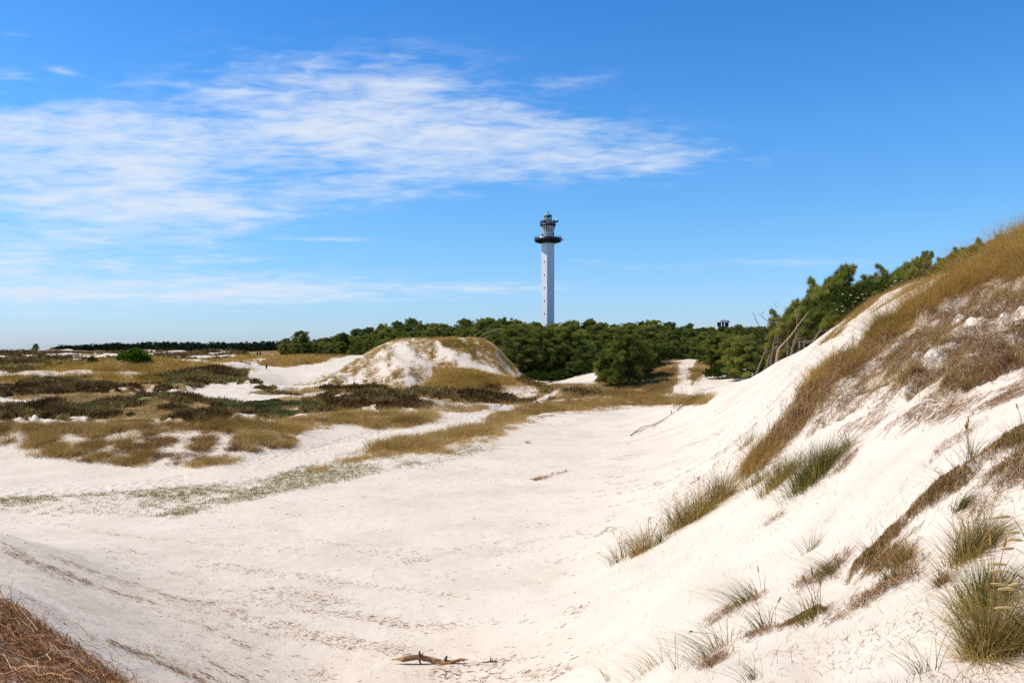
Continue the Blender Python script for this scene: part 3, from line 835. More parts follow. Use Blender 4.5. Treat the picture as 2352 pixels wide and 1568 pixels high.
# the long marram ridge climbing the near dune
cg = grass(None, '', np.clip(R['crest'] * (.12 + patchy), 0, 1), 64000, (.22, .95), .0085, None, 3, .9, .8, 150, .12, .15, .55)
t2 = grass(None, '', np.clip(R['crest'] * sstep(.35, .8, blur(R['crest'], 6, 6)) * (.2 + patchy2), 0, 1), 16000, (.2, .6), .010, None, 3, .9, .8, 60, .16, .15, .5)
cg.add(np.concatenate(t2.V), [np.concatenate(f) for f in t2.F.values()], np.concatenate(t2.A))
tag(cg.build('ridge_marram', M['olive']), 'windblown olive and gold marram climbing the near dune ridge to the right edge', 'dune grass', kind='stuff')
th = Acc()
th.add(*litter(np.clip(R['crest'] * (.3 + patchy2), 0, 1), 22000, (.12, .5), .008, None, 0, 2.5, .16, 4, 1.2, .1, .35, 30, .16))
_b = scatter(line_region([(1725, 1060), (1770, 1000), (1805, 950), (1828, 905), (1850, 880), (1900, 845), (2000, 780), (2100, 712), (2200, 645)], 10, 15, 32, 2), 260, .1)
th.add(*blades(_b, rng.uniform(.5, .9, len(_b)), .016, lean_of(len(_b), .5, .25), .5, 3, .3, rng.uniform(0, .45, len(_b))))
tag(th.build('ridge_thatch', M['dead']), 'brown dead thatch under the windblown marram of the near ridge', 'plant litter', kind='stuff')
grass('ridge_edge_grass', 'sparse tawny grass tufts along the skyline of the near white slope', R['ridge_tr'] * sstep(.5, .62, fbm(X / 1.5, Yg / 1.5, 3, 141)), 9000, (.15, .5), .014, M['gold'], 2, .9, .6, 12, .14)


# eroded face under the ridge: hanging dead stems and roots
fa = Acc()
DOWN = math.radians(-100)
bp_ = sstep(.44, .58, fbm(X / .5, Yg / .5, 4, 151))
bq = sstep(.45, .60, fbm(X / .3, Yg / .3, 4, 154))
bfade = 1 - .72 * sstep(835, 920, V)
fa.add(*litter(R['brown'] * bfade * (.04 + bp_ * (.25 + .75 * bq)), 32000, (.05, .34), .0055, None, DOWN, 2.2, .11, 4, 1.4, .1, .12, 8, .06, -1))
dk = Acc()
dk.add(*litter(R['brown'] * bfade * (.05 + bq), 15000, (.04, .28), .007, None, DOWN, 2.2, .05, 3, 1.4, .1, 0, 12, .06))  # dark root strands also put the shade of holes into the colour
tag(dk.build('slope_roots_and_hole_shade', M['root_and_hole']), 'dark roots and painted hole shade in the eroded slope below the ridge', 'roots', kind='stuff')
fa.add(*litter(R['brown_fringe'] * sstep(.48, .62, fbm(X / .7, Yg / .7, 4, 152)), 2000, (.06, .3), .006, None, math.radians(200), 1.0, .03, 3, .8, .1, 0, 5, .09))
tag(fa.build('slope_litter', M['dead']), 'tangle of dead grass stems and roots hanging over the eroded slope below the ridge', 'plant litter', kind='stuff')
tag(grass(None, '', R['brown'] * sstep(.52, .64, fbm(X / 1.0, Yg / 1.0, 3, 153)), 9000, (.12, .5), .007, None, 3, .9, .8, 40, .07, .1, .5).build('slope_grass', M['gold']),
    'straw-coloured tufts scattered over the eroded slope below the ridge', 'dune grass', kind='stuff')
nl = Acc()
nlm = R['near_left'] * (.05 + sstep(.42, .6, fbm(X / .5, Yg / .5, 4, 161)))
nl.add(*litter(nlm, 30000, (.06, .42), .0036, None, math.radians(-25), .6, .08, 5, .9, .05, 0, 12, .09))
nl.add(*litter(nlm, 1300, (.15, .6), .006, None, math.radians(-30), .45, .14, 5, .8, .05, .12))
nl.add(*litter(R['near_left'] + line_region([(0, 1375), (160, 1480), (330, 1575)], 22, 4, 11, 3), 520, (.2, .75), .0045, None, math.radians(-20), .8, .10, 6, .9, .05, .35))
tag(nl.build('rusty_litter', M['rust']), 'rust-brown heap of dead roots and stems in the bottom left corner', 'plant litter', kind='stuff')
ll = Acc()
ll.add(*litter(R['ledge'] * (.04 + sstep(.44, .6, fbm(X / .25, Yg / .25, 3, 172))), 4200, (.04, .15), .004, None, math.radians(52), .7, .07, 4, .9, .1, .05, 8, .04))
ll.add(*litter(R['ledge2'] * sstep(.44, .58, fbm(X / .35, Yg / .35, 3, 171)), 2600, (.04, .2), .004, None, math.radians(50), .8, .05, 4, 1.0, .1, 0, 10, .05))
ll.add(*litter(R['ledge3'] * patchy, 1500, (.04, .16), .004, None, math.radians(40), .5, .05, 4, .9, .1, 0, 8, .05))
lm = Acc()
for pts, wd, n_ in (([(1940, 1296), (1895, 1322), (1830, 1350)], 10, 700), ([(1735, 1378), (1690, 1398), (1630, 1430)], 8, 600), ([(2110, 1326), (2045, 1342), (1960, 1400), (1910, 1440)], 12, 1100), ([(1670, 1498), (1630, 1525), (1590, 1550)], 8, 500),
                    ([(2352, 1090), (2290, 1140), (2230, 1190)], 18, 900), ([(1760, 1450), (1700, 1470)], 6, 300), ([(1905, 1080), (1950, 1060), (1960, 1040)], 9, 700), ([(1790, 1190), (1750, 1205)], 6, 160), ([(2230, 990), (2130, 1060)], 7, 260), ([(2330, 905), (2280, 930)], 7, 300)):
    lm.add(*litter(line_region(pts, wd * .8, 4, 26, 3) * sstep(.44, .62, fbm(X / .22, Yg / .22, 3, 173)), int(n_ * .55), (.04, .24), .0045, None, math.radians(35), 1.1, .06, 4, 1.0, .1, .12, 5, .05, -1))
tag(lm.build('tuft_litter', M['dead']), 'tawny loose dead stems strewn between the tufts on the near right sand', 'plant litter', kind='stuff')
tag(ll.build('root_mat', M['root_and_hole']), 'dark matted roots along the little ledge crossing the near right sand', 'plant litter', kind='stuff')
# crumbs and drift lines on the open sand
sl = Acc()
lines = fbm((X - Yg * .35) / 3.0, (Yg + X * .35) / .8, 4, 181)
sl.add(*litter(R['basin_all'] * (.04 + sstep(.58, .70, lines)) * (1 - veg_any), 4200, (.03, .16), .010, None, math.radians(10), .6, .02, 2, .5, .3))
sl.add(*litter(R['slope_r'] * (.05 + sstep(.57, .70, lines)) * (1 - veg_any), 1500, (.06, .3), .012, None, math.radians(30), .5, .02, 3, .6, .3, 0, 3, .15))
sl.add(*litter(R['near_r'] * (.10 + sstep(.55, .68, lines)) * (1 - R['crest']), 1500, (.02, .08), .0035, None, math.radians(25), 1.2, .012, 3, .7, .1, 0, 3, .05))
near_l = region([[(-200, 1240), (420, 1280), (900, 1330), (1000, 1640), (-200, 1640)]], 5, 24)
sl.add(*litter(near_l * (.10 + sstep(.54, .66, lines)) * (1 - R['near_left']), 5200, (.02, .10), .0045, None, math.radians(-15), 1.0, .015, 3, .7, .1, 0, 3, .06))
for pts, wd, n_ in (([(0, 1260), (60, 1290), (110, 1300), (180, 1330)], 5, 500), ([(115, 1275), (170, 1295), (260, 1330), (330, 1345)], 4, 450), ([(180, 1330), (280, 1365), (350, 1385)], 4, 500),
                    ([(330, 1350), (430, 1380), (560, 1385)], 3, 350), ([(245, 1470), (340, 1510), (470, 1568)], 7, 900), ([(900, 1300), (1050, 1262), (1200, 1235)], 3, 420),
                    ([(1176, 1252), (1300, 1230), (1420, 1175), (1560, 1140)], 3, 360), ([(500, 1430), (620, 1460), (700, 1470)], 4, 260), ([(150, 1210), (300, 1235), (560, 1255)], 3, 420)):
    sl.add(*litter(line_region(pts, wd * .7, 4, 40, 1), int(n_ * .45), (.03, .18), .006, None, math.radians(-10), .8, .02, 3, .8, .1, .08))
tag(sl.build('sand_litter', M['dead']), 'crumbs and drift lines of dead stems over the open sand', 'plant litter', kind='stuff')
up_ = Acc()
b = scatter(np.clip(near_l + R['near_r'] * .8 + region([[(300, 1250), (1500, 1150), (1500, 1640), (300, 1640)]], 8, 26) * .8, 0, 1) * (.2 + sstep(.5, .62, lines)), 2600, .1)
V_, F_, A_ = blades(b, rng.uniform(.04, .18, len(b)), .005, rng.normal(0, .8, (len(b), 2)), .5, 2)
up_.add(V_, F_, A_)
tag(up_.build('stubble', M['dead']), 'short dead stalks poking out of the near sand', 'plant litter', kind='stuff')
bt = Acc()
cl = scatter(np.clip(R['basin_tufts'] * (.12 + sstep(.44, .60, fbm(X / 2.4, Yg / 2.4, 4, 191))) + R['basin_core'] * .5, 0, 3), 5000, .25)
b, off, tone = clumped(cl, 7, .06)
V_, F_, A_ = blades(b, rng.uniform(.05, .16, len(b)), .014, off * .6 + rng.normal(0, .3, (len(b), 2)), .5, 2, .4, np.clip(tone * .7 + rng.random(len(b)) * .3, 0, 1))
bt.add(V_, F_, A_)
tag(bt.build('basin_sprouts', M['pale']), 'sparse low green sprouts spotting the floor of the sand hollow', 'ground cover', kind='stuff')


# ------------------------------------------------------------------ single tussocks on the near sand
# u, v of the foot, height, spread (survey pixels), blades, material, lean (share), number of seed heads, label
TUS = [
    (2276, 1500, 165, 56, 1050, 'tuss', (.1, 0), 5, 'big dense green and straw tussock with seed heads in the bottom right corner'),
    (2262, 1395, 130, 52, 700, 'green', (.15, 0), 2, 'upright green tussock rising right behind the big corner tussock'),
    (2235, 1270, 112, 50, 620, 'tuss', (.25, 0), 0, 'bushy gold-green tussock below the dark root ledge'),
    (2208, 1165, 60, 22, 160, 'green', (.9, -.5), 0, 'narrow green sheaf of grass sweeping down from the root ledge'),
    (2077, 1290, 66, 26, 190, 'gold', (.0, 0), 0, 'golden tuft growing in the root ledge'),
    (2164, 1338, 42, 20, 170, 'rust_', (-.1, 0), 0, 'small rust-red tuft left of the big corner tussock'),
    (2042, 1330, 62, 24, 40, 'green', (-.4, 0), 0, 'thin tuft of few blades under the golden ledge tuft'),
    (1997, 1277, 68, 24, 40, 'green', (-.5, 0), 0, 'thin long-bladed tuft at the lower end of the root ledge'),
    (1904, 1316, 46, 30, 150, 'green', (-1.1, .1), 0, 'dark green tuft swept left on the near sand'),
    (1864, 1262, 58, 20, 46, 'green', (-.1, 0), 0, 'small spiky tuft with a rusty foot above the swept green tuft'),
    (1858, 1424, 84, 36, 110, 'green', (-.5, 0), 5, 'sparse fan of stalks with seed heads on the small sand ledge'),
    (2127, 1542, 130, 30, 34, 'green', (-.5, 0), 0, 'few long bent blades on bare sand left of the big corner tussock'),
    (1708, 1384, 56, 40, 150, 'green', (-1.2, .1), 1, 'dark green tussock swept left with a matted brown root'),
    (1632, 1498, 84, 46, 110, 'green', (-1.1, .1), 2, 'long-bladed green tussock swept left at the start of the sand ledge'),
    (1496, 1536, 72, 40, 60, 'gold', (-1.2, .1), 0, 'pale loose tussock swept left near the bottom edge'),
    (1398, 1562, 66, 14, 14, 'green', (-.5, 0), 0, 'handful of stiff blades alone at the bottom edge'),
    (1554, 1536, 90, 14, 12, 'green', (-.3, 0), 0, 'few tall single blades between the pale and the long-bladed tussock'),
    (1756, 1446, 92, 26, 60, 'green', (-.5, 0), 2, 'upright spray of dark blades above the sand ledge'),
    (1736, 1556, 62, 26, 40, 'green', (-.9, 0), 0, 'low tuft swept left below the sand ledge'),
    (1421, 1288, 60, 22, 90, 'green', (-.45, 0), 4, 'lowest small tuft of the diagonal row of seeded tussocks'),
    (1473, 1268, 72, 34, 300, 'tuss', (-.2, 0), 5, 'dense second-lowest tussock of the diagonal seeded row'),
    (1520, 1243, 50, 22, 70, 'green', (-.2, 0), 0, 'thin tuft in the gap of the diagonal seeded row'),
    (1556, 1214, 78, 34, 280, 'tuss', (-.05, 0), 7, 'loose brown-headed tussock midway up the diagonal seeded row'),
    (1598, 1190, 86, 40, 460, 'tuss', (0, 0), 9, 'broad brown-headed tussock second from the top of the diagonal row'),
    (1652, 1150, 84, 34, 480, 'tuss', (.05, 0), 9, 'densest topmost tussock of the diagonal seeded row'),
    (1950, 1024, 56, 16, 46, 'green', (-.1, 0), 0, 'small lone tuft on white sand below the brown slope'),
    (1716, 1022, 44, 22, 60, 'green', (.1, 0), 0, 'grey-green tuft alone on the white slope left of the ridge'),
    (1870, 1098, 92, 58, 1100, 'green', (.1, 0), 0, 'thick dark green tussock at the foot of the marram ridge'),
    (1790, 1108, 70, 46, 520, 'tuss', (.0, 0), 0, 'broad olive tussock left of the thick dark green one'),
    (1735, 1112, 50, 30, 120, 'green', (-.1, 0), 0, 'low sparse green tussock at the very foot of the ridge'),
    (2229, 1060, 92, 22, 56, 'green', (.05, 0), 4, 'tall thin spray with seed heads standing on the root ledge'),
    (2180, 1110, 54, 30, 60, 'green', (-1.0, 0), 0, 'dark blades bent left off the root ledge'),
    (2346, 1016, 74, 26, 140, 'tuss', (.1, 0), 2, 'tuft on the upper root ledge at the right edge'),
    (2390, 1475, 190, 66, 330, 'tuss', (-.55, 0), 0, 'tussock with fat pale seed heads leaning in at the right edge'),
    (2111, 860, 30, 15, 260, 'rust_', (0, 0), 0, 'round dark red tuft in the middle of the eroded slope'),
    (2178, 880, 28, 14, 200, 'rust_', (0, 0), 0, 'dark red tuft right of the round one on the eroded slope'),
    (2072, 872, 50, 24, 200, 'gold', (.2, -.3), 0, 'straw tussock on the eroded slope left of the red tufts'),
    (2155, 790, 56, 24, 200, 'gold', (.1, -.5), 0, 'straw tussock hanging high on the eroded slope'),
    (2310, 845, 60, 34, 320, 'rust_', (-.6, -.2), 0, 'orange-brown tussock low on the eroded slope at the right edge'),
    (1213, 1017, 10, 8, 60, 'tuss', (0, 0), 0, 'tiny lone green tuft out on the hollow floor'),
]
M['rust_'] = M['rust']


def seed_head(c, d, L, r, mat, parent):
    mb = MB()
    d = np.array(d) / np.linalg.norm(d)
    pts = [c + d * L * t + np.array([0, 0, -.12 * L * t * t]) for t in (0, .15, .4, .7, .9, 1)]
    mb.tube(pts, [r * k for k in (.25, .75, 1, .85, .5, .1)], 6, True, .18)
    mb.build('seed_head', mat, parent)


for (u, v, hp, sp, nb, mt, ln, nh, lab) in TUS:
    c = hit(u, v)
    s = c[1] / FD                              # metres per survey pixel there
    H, Wd = hp * s, sp * s
    n = nb
    off = rng.normal(0, 1, (n, 2)) * .45
    b = np.empty((n, 3)); b[:, 0] = c[0] + off[:, 0] * Wd; b[:, 1] = c[1] + off[:, 1] * Wd * .7
    b[:, 2] = zt(b[:, 0], b[:, 1]) - .015
    lean = np.array(ln)[None] + off * .75 + rng.normal(0, .34, (n, 2))
    Lb = H * rng.uniform(.55, 1.15, n) * np.sqrt(1 + .35 * (np.array(ln) ** 2).sum())
    V_, F_, A_ = blades(b, Lb, np.clip(.0068 * (c[1] / 9) ** .5, .004, .02) * rng.uniform(.7, 1.35, n), lean, .6, 4, .38)
    acc = Acc(); acc.add(V_, F_, A_)
    if nb >= 100 and hp > 20:                  # dead thatch round the foot
        m = nb // 2
        off2 = rng.normal(0, 1, (m, 2)) * .55
        b2 = np.stack([c[0] + off2[:, 0] * Wd, c[1] + off2[:, 1] * Wd * .7, np.zeros(m)], 1); b2[:, 2] = zt(b2[:, 0], b2[:, 1])
        V2, F2, A2 = blades(b2, H * rng.uniform(.2, .55, m), .006, off2 * 1.1 + rng.normal(0, .5, (m, 2)), .9, 3, .7, rng.uniform(.6, 1, m))
        acc.add(V2, F2, A2)
    root = empty('grass_tussock', tuple(c), lab, 'grass tussock', 'grass tussocks on the near sand')
    acc.V = [x - c[None] for x in acc.V]
    acc.build('blades', M[mt], root)
    tips = V_.reshape(n, 9, 3)
    order = np.argsort(-tips[:, 8, 2])
    for k in range(nh):
        t = tips[order[k * 2 + 1]]
        mb = MB(); mb.tube([b[order[k * 2 + 1]] - c, (t[4] + t[5]) / 2 - c, t[8] - c], [.0035, .003, .0022], 4); mb.build('stalk', M['head'], root)
        seed_head(t[8] - c - (t[8] - t[6]) * .3, t[8] - t[6] + np.array([0, 0, .02]), rng.uniform(.09, .14), rng.uniform(.0075, .011), M['head'], root)
    if u == 2390:
        for (hu, hv, dx, dz) in ((2322, 1185, .9, .35), (2344, 1222, .95, .25), (2349, 1240, 1, .1), (2330, 1258, .9, .3), (2305, 1310, .9, .25), (2312, 1296, .9, .1), (2346, 1340, .8, .4), (2318, 1346, 1, -.1), (2336, 1352, .9, .2), (2330, 1395, .9, .2)):
            Yh = c[1] * rng.uniform(.92, 1.02)
            q = P(hu, hv, Yh); st = c + np.array([rng.normal(0, .1), rng.normal(0, .1), .02])
            mb = MB(); md = (q + st) / 2 + np.array([.05, 0, .16])
            mb.tube([st - c, md - c, q - c + np.array([.01, 0, 0])], [.003, .0028, .002], 4); mb.build('stalk', M['gold'], root)
            seed_head(q - c, (-dx, -.1, -dz * .6 + .25), rng.uniform(.11, .15), rng.uniform(.011, .014), M['head_pale'], root)

# ------------------------------------------------------------------ pines
def lump_tufts(cs, rs, per, L, w, wind, k=3, up=.55):
    """needle sprays over the upper shells of many small clumps (centres cs, radii rs)"""
    n = len(cs)
    c = np.repeat(cs, per, 0); r = np.repeat(rs, per, 0)
    d = rng.normal(0, 1, (n * per, 3)); d[:, 2] = d[:, 2] * .8 + .35
    d /= np.linalg.norm(d, axis=1)[:, None]
    p = c + d * r * rng.uniform(.55, 1.05, (n * per, 1))
    dr = d * .75 + np.array([wind * .6, 0, up])
    tone = np.repeat(rng.random(n), per)
    return tufts(p, dr, L, w, k, .45, tone)


def pine_mesh(kind, seed, fine=1.0):
    """unit-height pine (trunk mesh, crown mesh). kind: 'dome' forest pine, 'flag' wind-shaped pine, 'tall' open-trunked pine"""
    global rng
    keep = rng; rng = np.random.default_rng(seed); random.seed(seed)
    tr = MB(); cs, rs = [], []
    if kind == 'flag':
        lean = rng.uniform(.25, .5)
        tp = [np.array([lean * t ** 1.4 + .03 * math.sin(5 * t + seed), .04 * math.sin(4 * t), t * .84 - .06]) for t in np.linspace(0, 1, 8)]
        tr.tube(tp, [.034 * (1 - .75 * t) for t in np.linspace(0, 1, 8)], 7, True, .1)
        for _ in range(24):
            t = rng.uniform(.45, 1.0); b0 = np.array([lean * t ** 1.4, 0, t * .84 - .06])
            ang = rng.normal(0, .75); ln = rng.uniform(.2, .46) * (1.2 - .45 * t)
            tip = b0 + np.array([math.cos(ang) * ln + .06, math.sin(ang) * ln * .8, rng.uniform(.02, .10) + ln * .42])
            mid = (b0 + tip) / 2 + np.array([0, 0, -.03])
            tr.tube([b0, mid, tip], [.012, .008, .004], 5)
            for q in np.linspace(.25, 1.15, 7):
                c = b0 * (1 - q) + tip * q + rng.normal(0, .016, 3) + np.array([.02, 0, .02])
                cs.append(c); rs.append(np.array([.07, .055, .034]) * rng.uniform(.8, 1.2) * (1.25 - .75 * q))
    else:
        z0 = .12 if kind == 'dome' else .45
        lx = rng.normal(.06, .05)
        tp = [np.array([lx * t + .02 * math.sin(6 * t + seed), .02 * math.cos(5 * t + seed), t * .9 - .05]) for t in np.linspace(0, 1, 7)]
        tr.tube(tp, [.03 * (1 - .8 * t) for t in np.linspace(0, 1, 7)], 7, True, .1)
        nb = 54 if kind == 'dome' else 17
        wid = rng.uniform(.46, .62) if kind == 'dome' else .30
        for i in range(nb):
            t = (i + rng.random()) / nb
            ang = i * 2.4 + rng.normal(0, .5)
            zz = z0 + (1.0 - z0) * t
            sh = math.sqrt(max(0.02, 1 - (max(0, t - .18) / .86) ** 2)) * (.75 + .25 * min(1, t / .2))
            ln = wid * sh * rng.uniform(.62, 1.12)
            b0 = np.array([lx * zz, 0, min(zz * .86, .84)])
            tip = np.array([lx * zz + math.cos(ang) * ln + .05 * t, math.sin(ang) * ln, zz - .04])
            tr.tube([b0, (b0 + tip) / 2 + np.array([0, 0, -.02]), tip], [.010, .007, .003], 5)
            for q in np.linspace(.45, 1.0, 4):
                c = b0 * (1 - q) + tip * q + rng.normal(0, .026, 3) + np.array([0, 0, .02])
                cs.append(c); rs.append(np.array([.066, .066, .032]) * rng.uniform(.55, 1.3))
        for _ in range(9):                   # ragged windblown leaders on top
            a = rng.uniform(0, 6.28); r_ = rng.uniform(0, wid * .55)
            c = np.array([lx + math.cos(a) * r_, math.sin(a) * r_, .95 - .5 * r_ + rng.uniform(-.04, .03)])
            for q in range(3):
                cs.append(c + np.array([.02, 0, .022]) * q); rs.append(np.array([.03, .03, .02]) * (1.0 - .38 * q))
    cs, rs = np.array(cs), np.array(rs)
    per = int((38 if kind != 'flag' else 46) * fine)
    V_, F_, A_ = lump_tufts(cs, rs, per, (.062 if kind != 'flag' else .065), (.012 if kind != 'flag' else .008), 1.1 if kind == 'flag' else .35, 3)
    cm = mesh_np('crown', V_, F_, M['pine'], {'rnd': A_})
    me = bpy.data.meshes.new('trunk'); me.from_pydata(tr.V, [], tr.F); me.materials.append(M['bark'])
    me.polygons.foreach_set('use_smooth', np.ones(len(me.polygons), bool)); me.update()
    rng = keep
    return me, cm


DOMES = [pine_mesh('dome', 100 + i) for i in range(7)]
FINE = [pine_mesh('dome', 150 + i, 1.9) for i in range(2)]
FLAGS = [pine_mesh('flag', 201 + i) for i in range(5)]
TALL = [pine_mesh('tall', 301)]


def tree(kind, p, h, wx=1.0, rz=None, label=None, group=None, bark=None, name='pine_tree', cat='pine tree'):
    me, cm = kind
    r = empty(name, tuple(p), label, cat, group, rng.uniform(0, 6.28) if rz is None else rz)
    r.scale = (h * wx, h * wx, h)
    t = link(bpy.data.objects.new('trunk', me), r)
    c = link(bpy.data.objects.new('crown', cm), r)
    return r


def interp(tab, u):
    a = np.array(tab, float); return float(np.interp(u, a[:, 0], a[:, 1]))


SKY = [(640, 792), (660, 778), (700, 780), (730, 776), (760, 766), (800, 760), (850, 752), (900, 742), (940, 736), (960, 731), (990, 740), (1020, 738), (1060, 735), (1100, 729), (1150, 731), (1200, 735), (1240, 742), (1262, 738),
       (1290, 729), (1340, 735), (1400, 739), (1450, 735), (1500, 734), (1550, 742), (1600, 746), (1650, 752), (1700, 747), (1760, 742), (1850, 738), (2000, 738)]
FRONT = [(640, 815), (860, 812), (960, 800), (1100, 800), (1180, 790), (1200, 770), (1300, 775), (1370, 800), (1420, 790), (1480, 800), (1560, 800), (1650, 800), (1800, 790), (2000, 790)]
YF = [(640, 262), (760, 245), (860, 205), (960, 165), (1100, 158), (1190, 138), (1300, 138), (1370, 134), (1480, 140), (1580, 134), (1700, 118), (1800, 112), (2000, 110)]
YB = [(640, 330), (760, 320), (900, 280), (1000, 250), (1200, 240), (1500, 240), (1800, 235), (2000, 230)]
NR_ = 7
G1 = 'pines massed in the forest behind the dunes'
LBL = {0: 'dark rounded pine along the front edge of the forest behind the dunes', 1: 'olive-green pine crowded in the middle of the forest slope', 2: 'wind-ragged pine top on the skyline of the forest'}
for row in range(NR_):
    f = row / (NR_ - 1)
    u = 650 + rng.uniform(0, 20)
    while u < 1900:
        Y = interp(YF, u) * (1 - f) + interp(YB, u) * f
        Y *= rng.uniform(.97, 1.03)
        vt = interp(FRONT, u) * (1 - f ** .8) + interp(SKY, u) * f ** .8 + rng.uniform(-5, 7)
        c = at(u, Y)
        ztop = (VH - vt) / FD * Y
        h = ztop - c[2]
        if h < 3.2: h = rng.uniform(3.0, 4.2)
        h = min(h, 12.5)
        wx = rng.uniform(.8, 1.15) * (1.0 if h < 7 else 7 / h + .05)
        on_path = abs(u - 1585) < 45 and Y < 142
        if not on_path and not (abs(u - 1258) < 22 and f > .7):
            cl = 0 if row == 0 else (1 if row < NR_ - 1 else 2)
            tree(DOMES[rng.integers(len(DOMES))], c - [0, 0, .1], h, wx, rng.normal(0, .6) if f > .7 else None, LBL[cl], ['pines along the forest edge', G1, 'pines on the forest skyline'][cl])
        step = h * wx * .62 / Y * FD
        u += step * rng.uniform(.8, 1.35)

# pines one can single out
c = at(1432, 106); tree(FINE[0], c, (VH - 768) / FD * 106 - c[2], .86, .4, 'big rounded bright green pine standing out in front of the forest', None)
c = at(1405, 108); tree(FINE[1], c, (VH - 800) / FD * 108 - c[2], .95, 2.0, 'darker low pine pressed against the left of the big front pine')
c = at(1466, 112); tree(FINE[1], c, (VH - 772) / FD * 112 - c[2], .85, 4.0, 'pine tucked behind the right of the big front pine')
c = at(1478, 122); tree(FINE[0], c - [0, 0, .3], (VH - 756) / FD * 122 - c[2], .8, 4.6, 'yellowish pine rising behind the big front pine')
c = at(1240, 140); tree(FINE[1], c, (VH - 752) / FD * 140 - c[2], .8, 1.0, 'broad pine left of the white tower foot at the forest edge')
c = at(1310, 142); tree(FINE[0], c, (VH - 748) / FD * 142 - c[2], .8, 3.0, 'broad olive pine right below the white tower')
c = at(683, 262); tree(TALL[0], c, (VH - 761) / FD * 262 - c[2], 1.35, .3, 'tall open-crowned pine at the left end of the forest')
c = at(1268, 205); tree(DOMES[1], c, (VH - 742) / FD * 205 - c[2], .8, .3, 'pine whose crown hides the right foot of the white tower')
c = at(1640, 119); tree(FINE[0], c - [0, 0, .2], 4.6, 1.0, .3, 'bushy dark pine right of the steep sand track')
c = at(1690, 112); tree(FINE[1], c - [0, 0, .2], 5.0, 1.0, 1.3, 'low dark pine between the sand track and the bare trunks')
c = at(1720, 100); tree(FINE[0], c - [0, 0, .2], 5.0, 1.0, 2.3, 'low pine just behind the foot of the white slope')
c = at(80, 520); tree(DOMES[2], c, 4.6, .95, .5, 'lone small tree on the far left skyline')

# wind-shaped pines over the right-hand slope: u of crown centre, Y, v of top, v of root, width, label
for (u, Y, vt, dv, wx, k, lab) in (
        (1792, 57, 684, 0, .62, 1, 'leftmost wind-bent pine above the bare leaning trunks'),
        (1842, 58, 634, 0, .70, 0, 'wind-swept pine whose crown streams up to the right'),
        (1868, 57, 612, 0, .66, 2, 'highest wind-swept pine over the bare leaning trunks'),
        (1930, 55, 638, 0, .80, 3, 'thick wind-bent pine between the swept pine and the flowering elder'),
        (1975, 54, 626, 0, .80, 4, 'pine behind the flowering elder bush on the slope'),
        (2030, 52, 596, 0, .80, 0, 'dense flag-shaped pine on the slope skyline right of the elder'),
        (2062, 50, 590, 0, .70, 1, 'dark pine merged with the flag-shaped one on the slope skyline'),
        (2105, 50, 576, 0, .55, 2, 'sparse crooked pine with gaps on the slope skyline'),
        (2160, 49, 574, 0, .75, 3, 'bushy pine left of the highest skyline pine'),
        (2128, 51, 588, 0, .95, 1, 'low wind-bent pine between the crooked and the bushy skyline pines'), (2178, 50, 578, 0, .9, 2, 'small pine wedged under the second-highest skyline pine'), (1905, 57, 640, 0, .9, 4, 'wind-bent pine between the two highest swept crowns on the slope'),
        (1765, 60, 705, 0, .8, 0, 'small wind-bent crown at the lowest end of the slope pines'), (1815, 57, 668, 0, .8, 3, 'wind-bent crown over the straight dark trunk'),
        (2195, 48, 556, 0, .70, 4, 'dark pine second from the ridge grass on the skyline'),
        (2235, 47, 545, 0, .62, 0, 'uppermost pine partly hidden by the ridge grass'),
        (1845, 53.2, 690, 0, .95, 2, 'low pine crown just over the top of the thick leaning trunk'), (1890, 51.5, 684, 0, .9, 4, 'low pine crown over the slender bowed trunk'),
            (1885, 63, 690, 0, .95, 2, 'low pine filling in under the swept crowns'),
        (1940, 62, 672, 0, .95, 3, 'low pine behind the bare leaning trunks'),
        (2010, 58, 648, 0, .95, 1, 'low pine behind the elder bush'),
        (2085, 54, 622, 0, .95, 4, 'low pine filling the slope under the flag-shaped one'),
        (2150, 51, 610, 0, .95, 0, 'low pine at the top of the white slope'),
        (1835, 68, 745, 0, .95, 3, 'dark low pine seen between the bare trunks'),
        (1770, 76, 770, 0, .95, 1, 'dark low pine left of the bare trunks')):
    c = at(u, Y)
    h = max(2.6, ((VH - vt) / FD * Y - c[2]) * 1.05)
    c = c - np.array([.25 * h * wx, 0, .1])
    c[2] = float(zt(c[0], c[1])) - .1
    tree(FLAGS[k], c, h, wx, rng.normal(0, .25), lab, 'wind-shaped pines on the near slope', name='windswept_pine')


# bare and leaning trunks at the edge of the white slope
def path3(pts, Y, dy=0.0):
    return [P(u, v, Y + dy * k / max(1, len(pts) - 1)) for k, (u, v) in enumerate(pts)]


def trunk_thing(name, label, cat, Y, main, r0, r1, limbs, mat, group=None):
    p = path3(main, Y, -.3)
    base = p[0].copy(); g_ = float(zt(base[0], base[1]))
    if base[2] > g_ - .05: p = [np.array([base[0], base[1], g_ - .3])] + p
    root = empty(name, tuple(p[0]), label, cat, group)
    o = p[0]
    mb = MB(); n = len(p)
    mb.tube([q - o for q in p], [.40 * (r0 + (r1 - r0) * k / (n - 1)) for k in range(n)], 8, True, .12)
    mb.build('trunk', mat, root)
    for lm, ra in limbs:
        q = path3(lm, Y - .1, rng.uniform(-.8, .8))
        mb = MB(); mb.tube([x - o for x in q], [.5 * ra * (1 - .75 * k / (len(q) - 1)) for k in range(len(q))], 5, True, .1)
        mb.build('branch', mat, root)
    return root


def zq(x, y): return (1711.1 + x * .12082, 660.3 + y * .12082)    # survey sheet of the trunks


def Q(*a): return [zq(*q) for q in a]


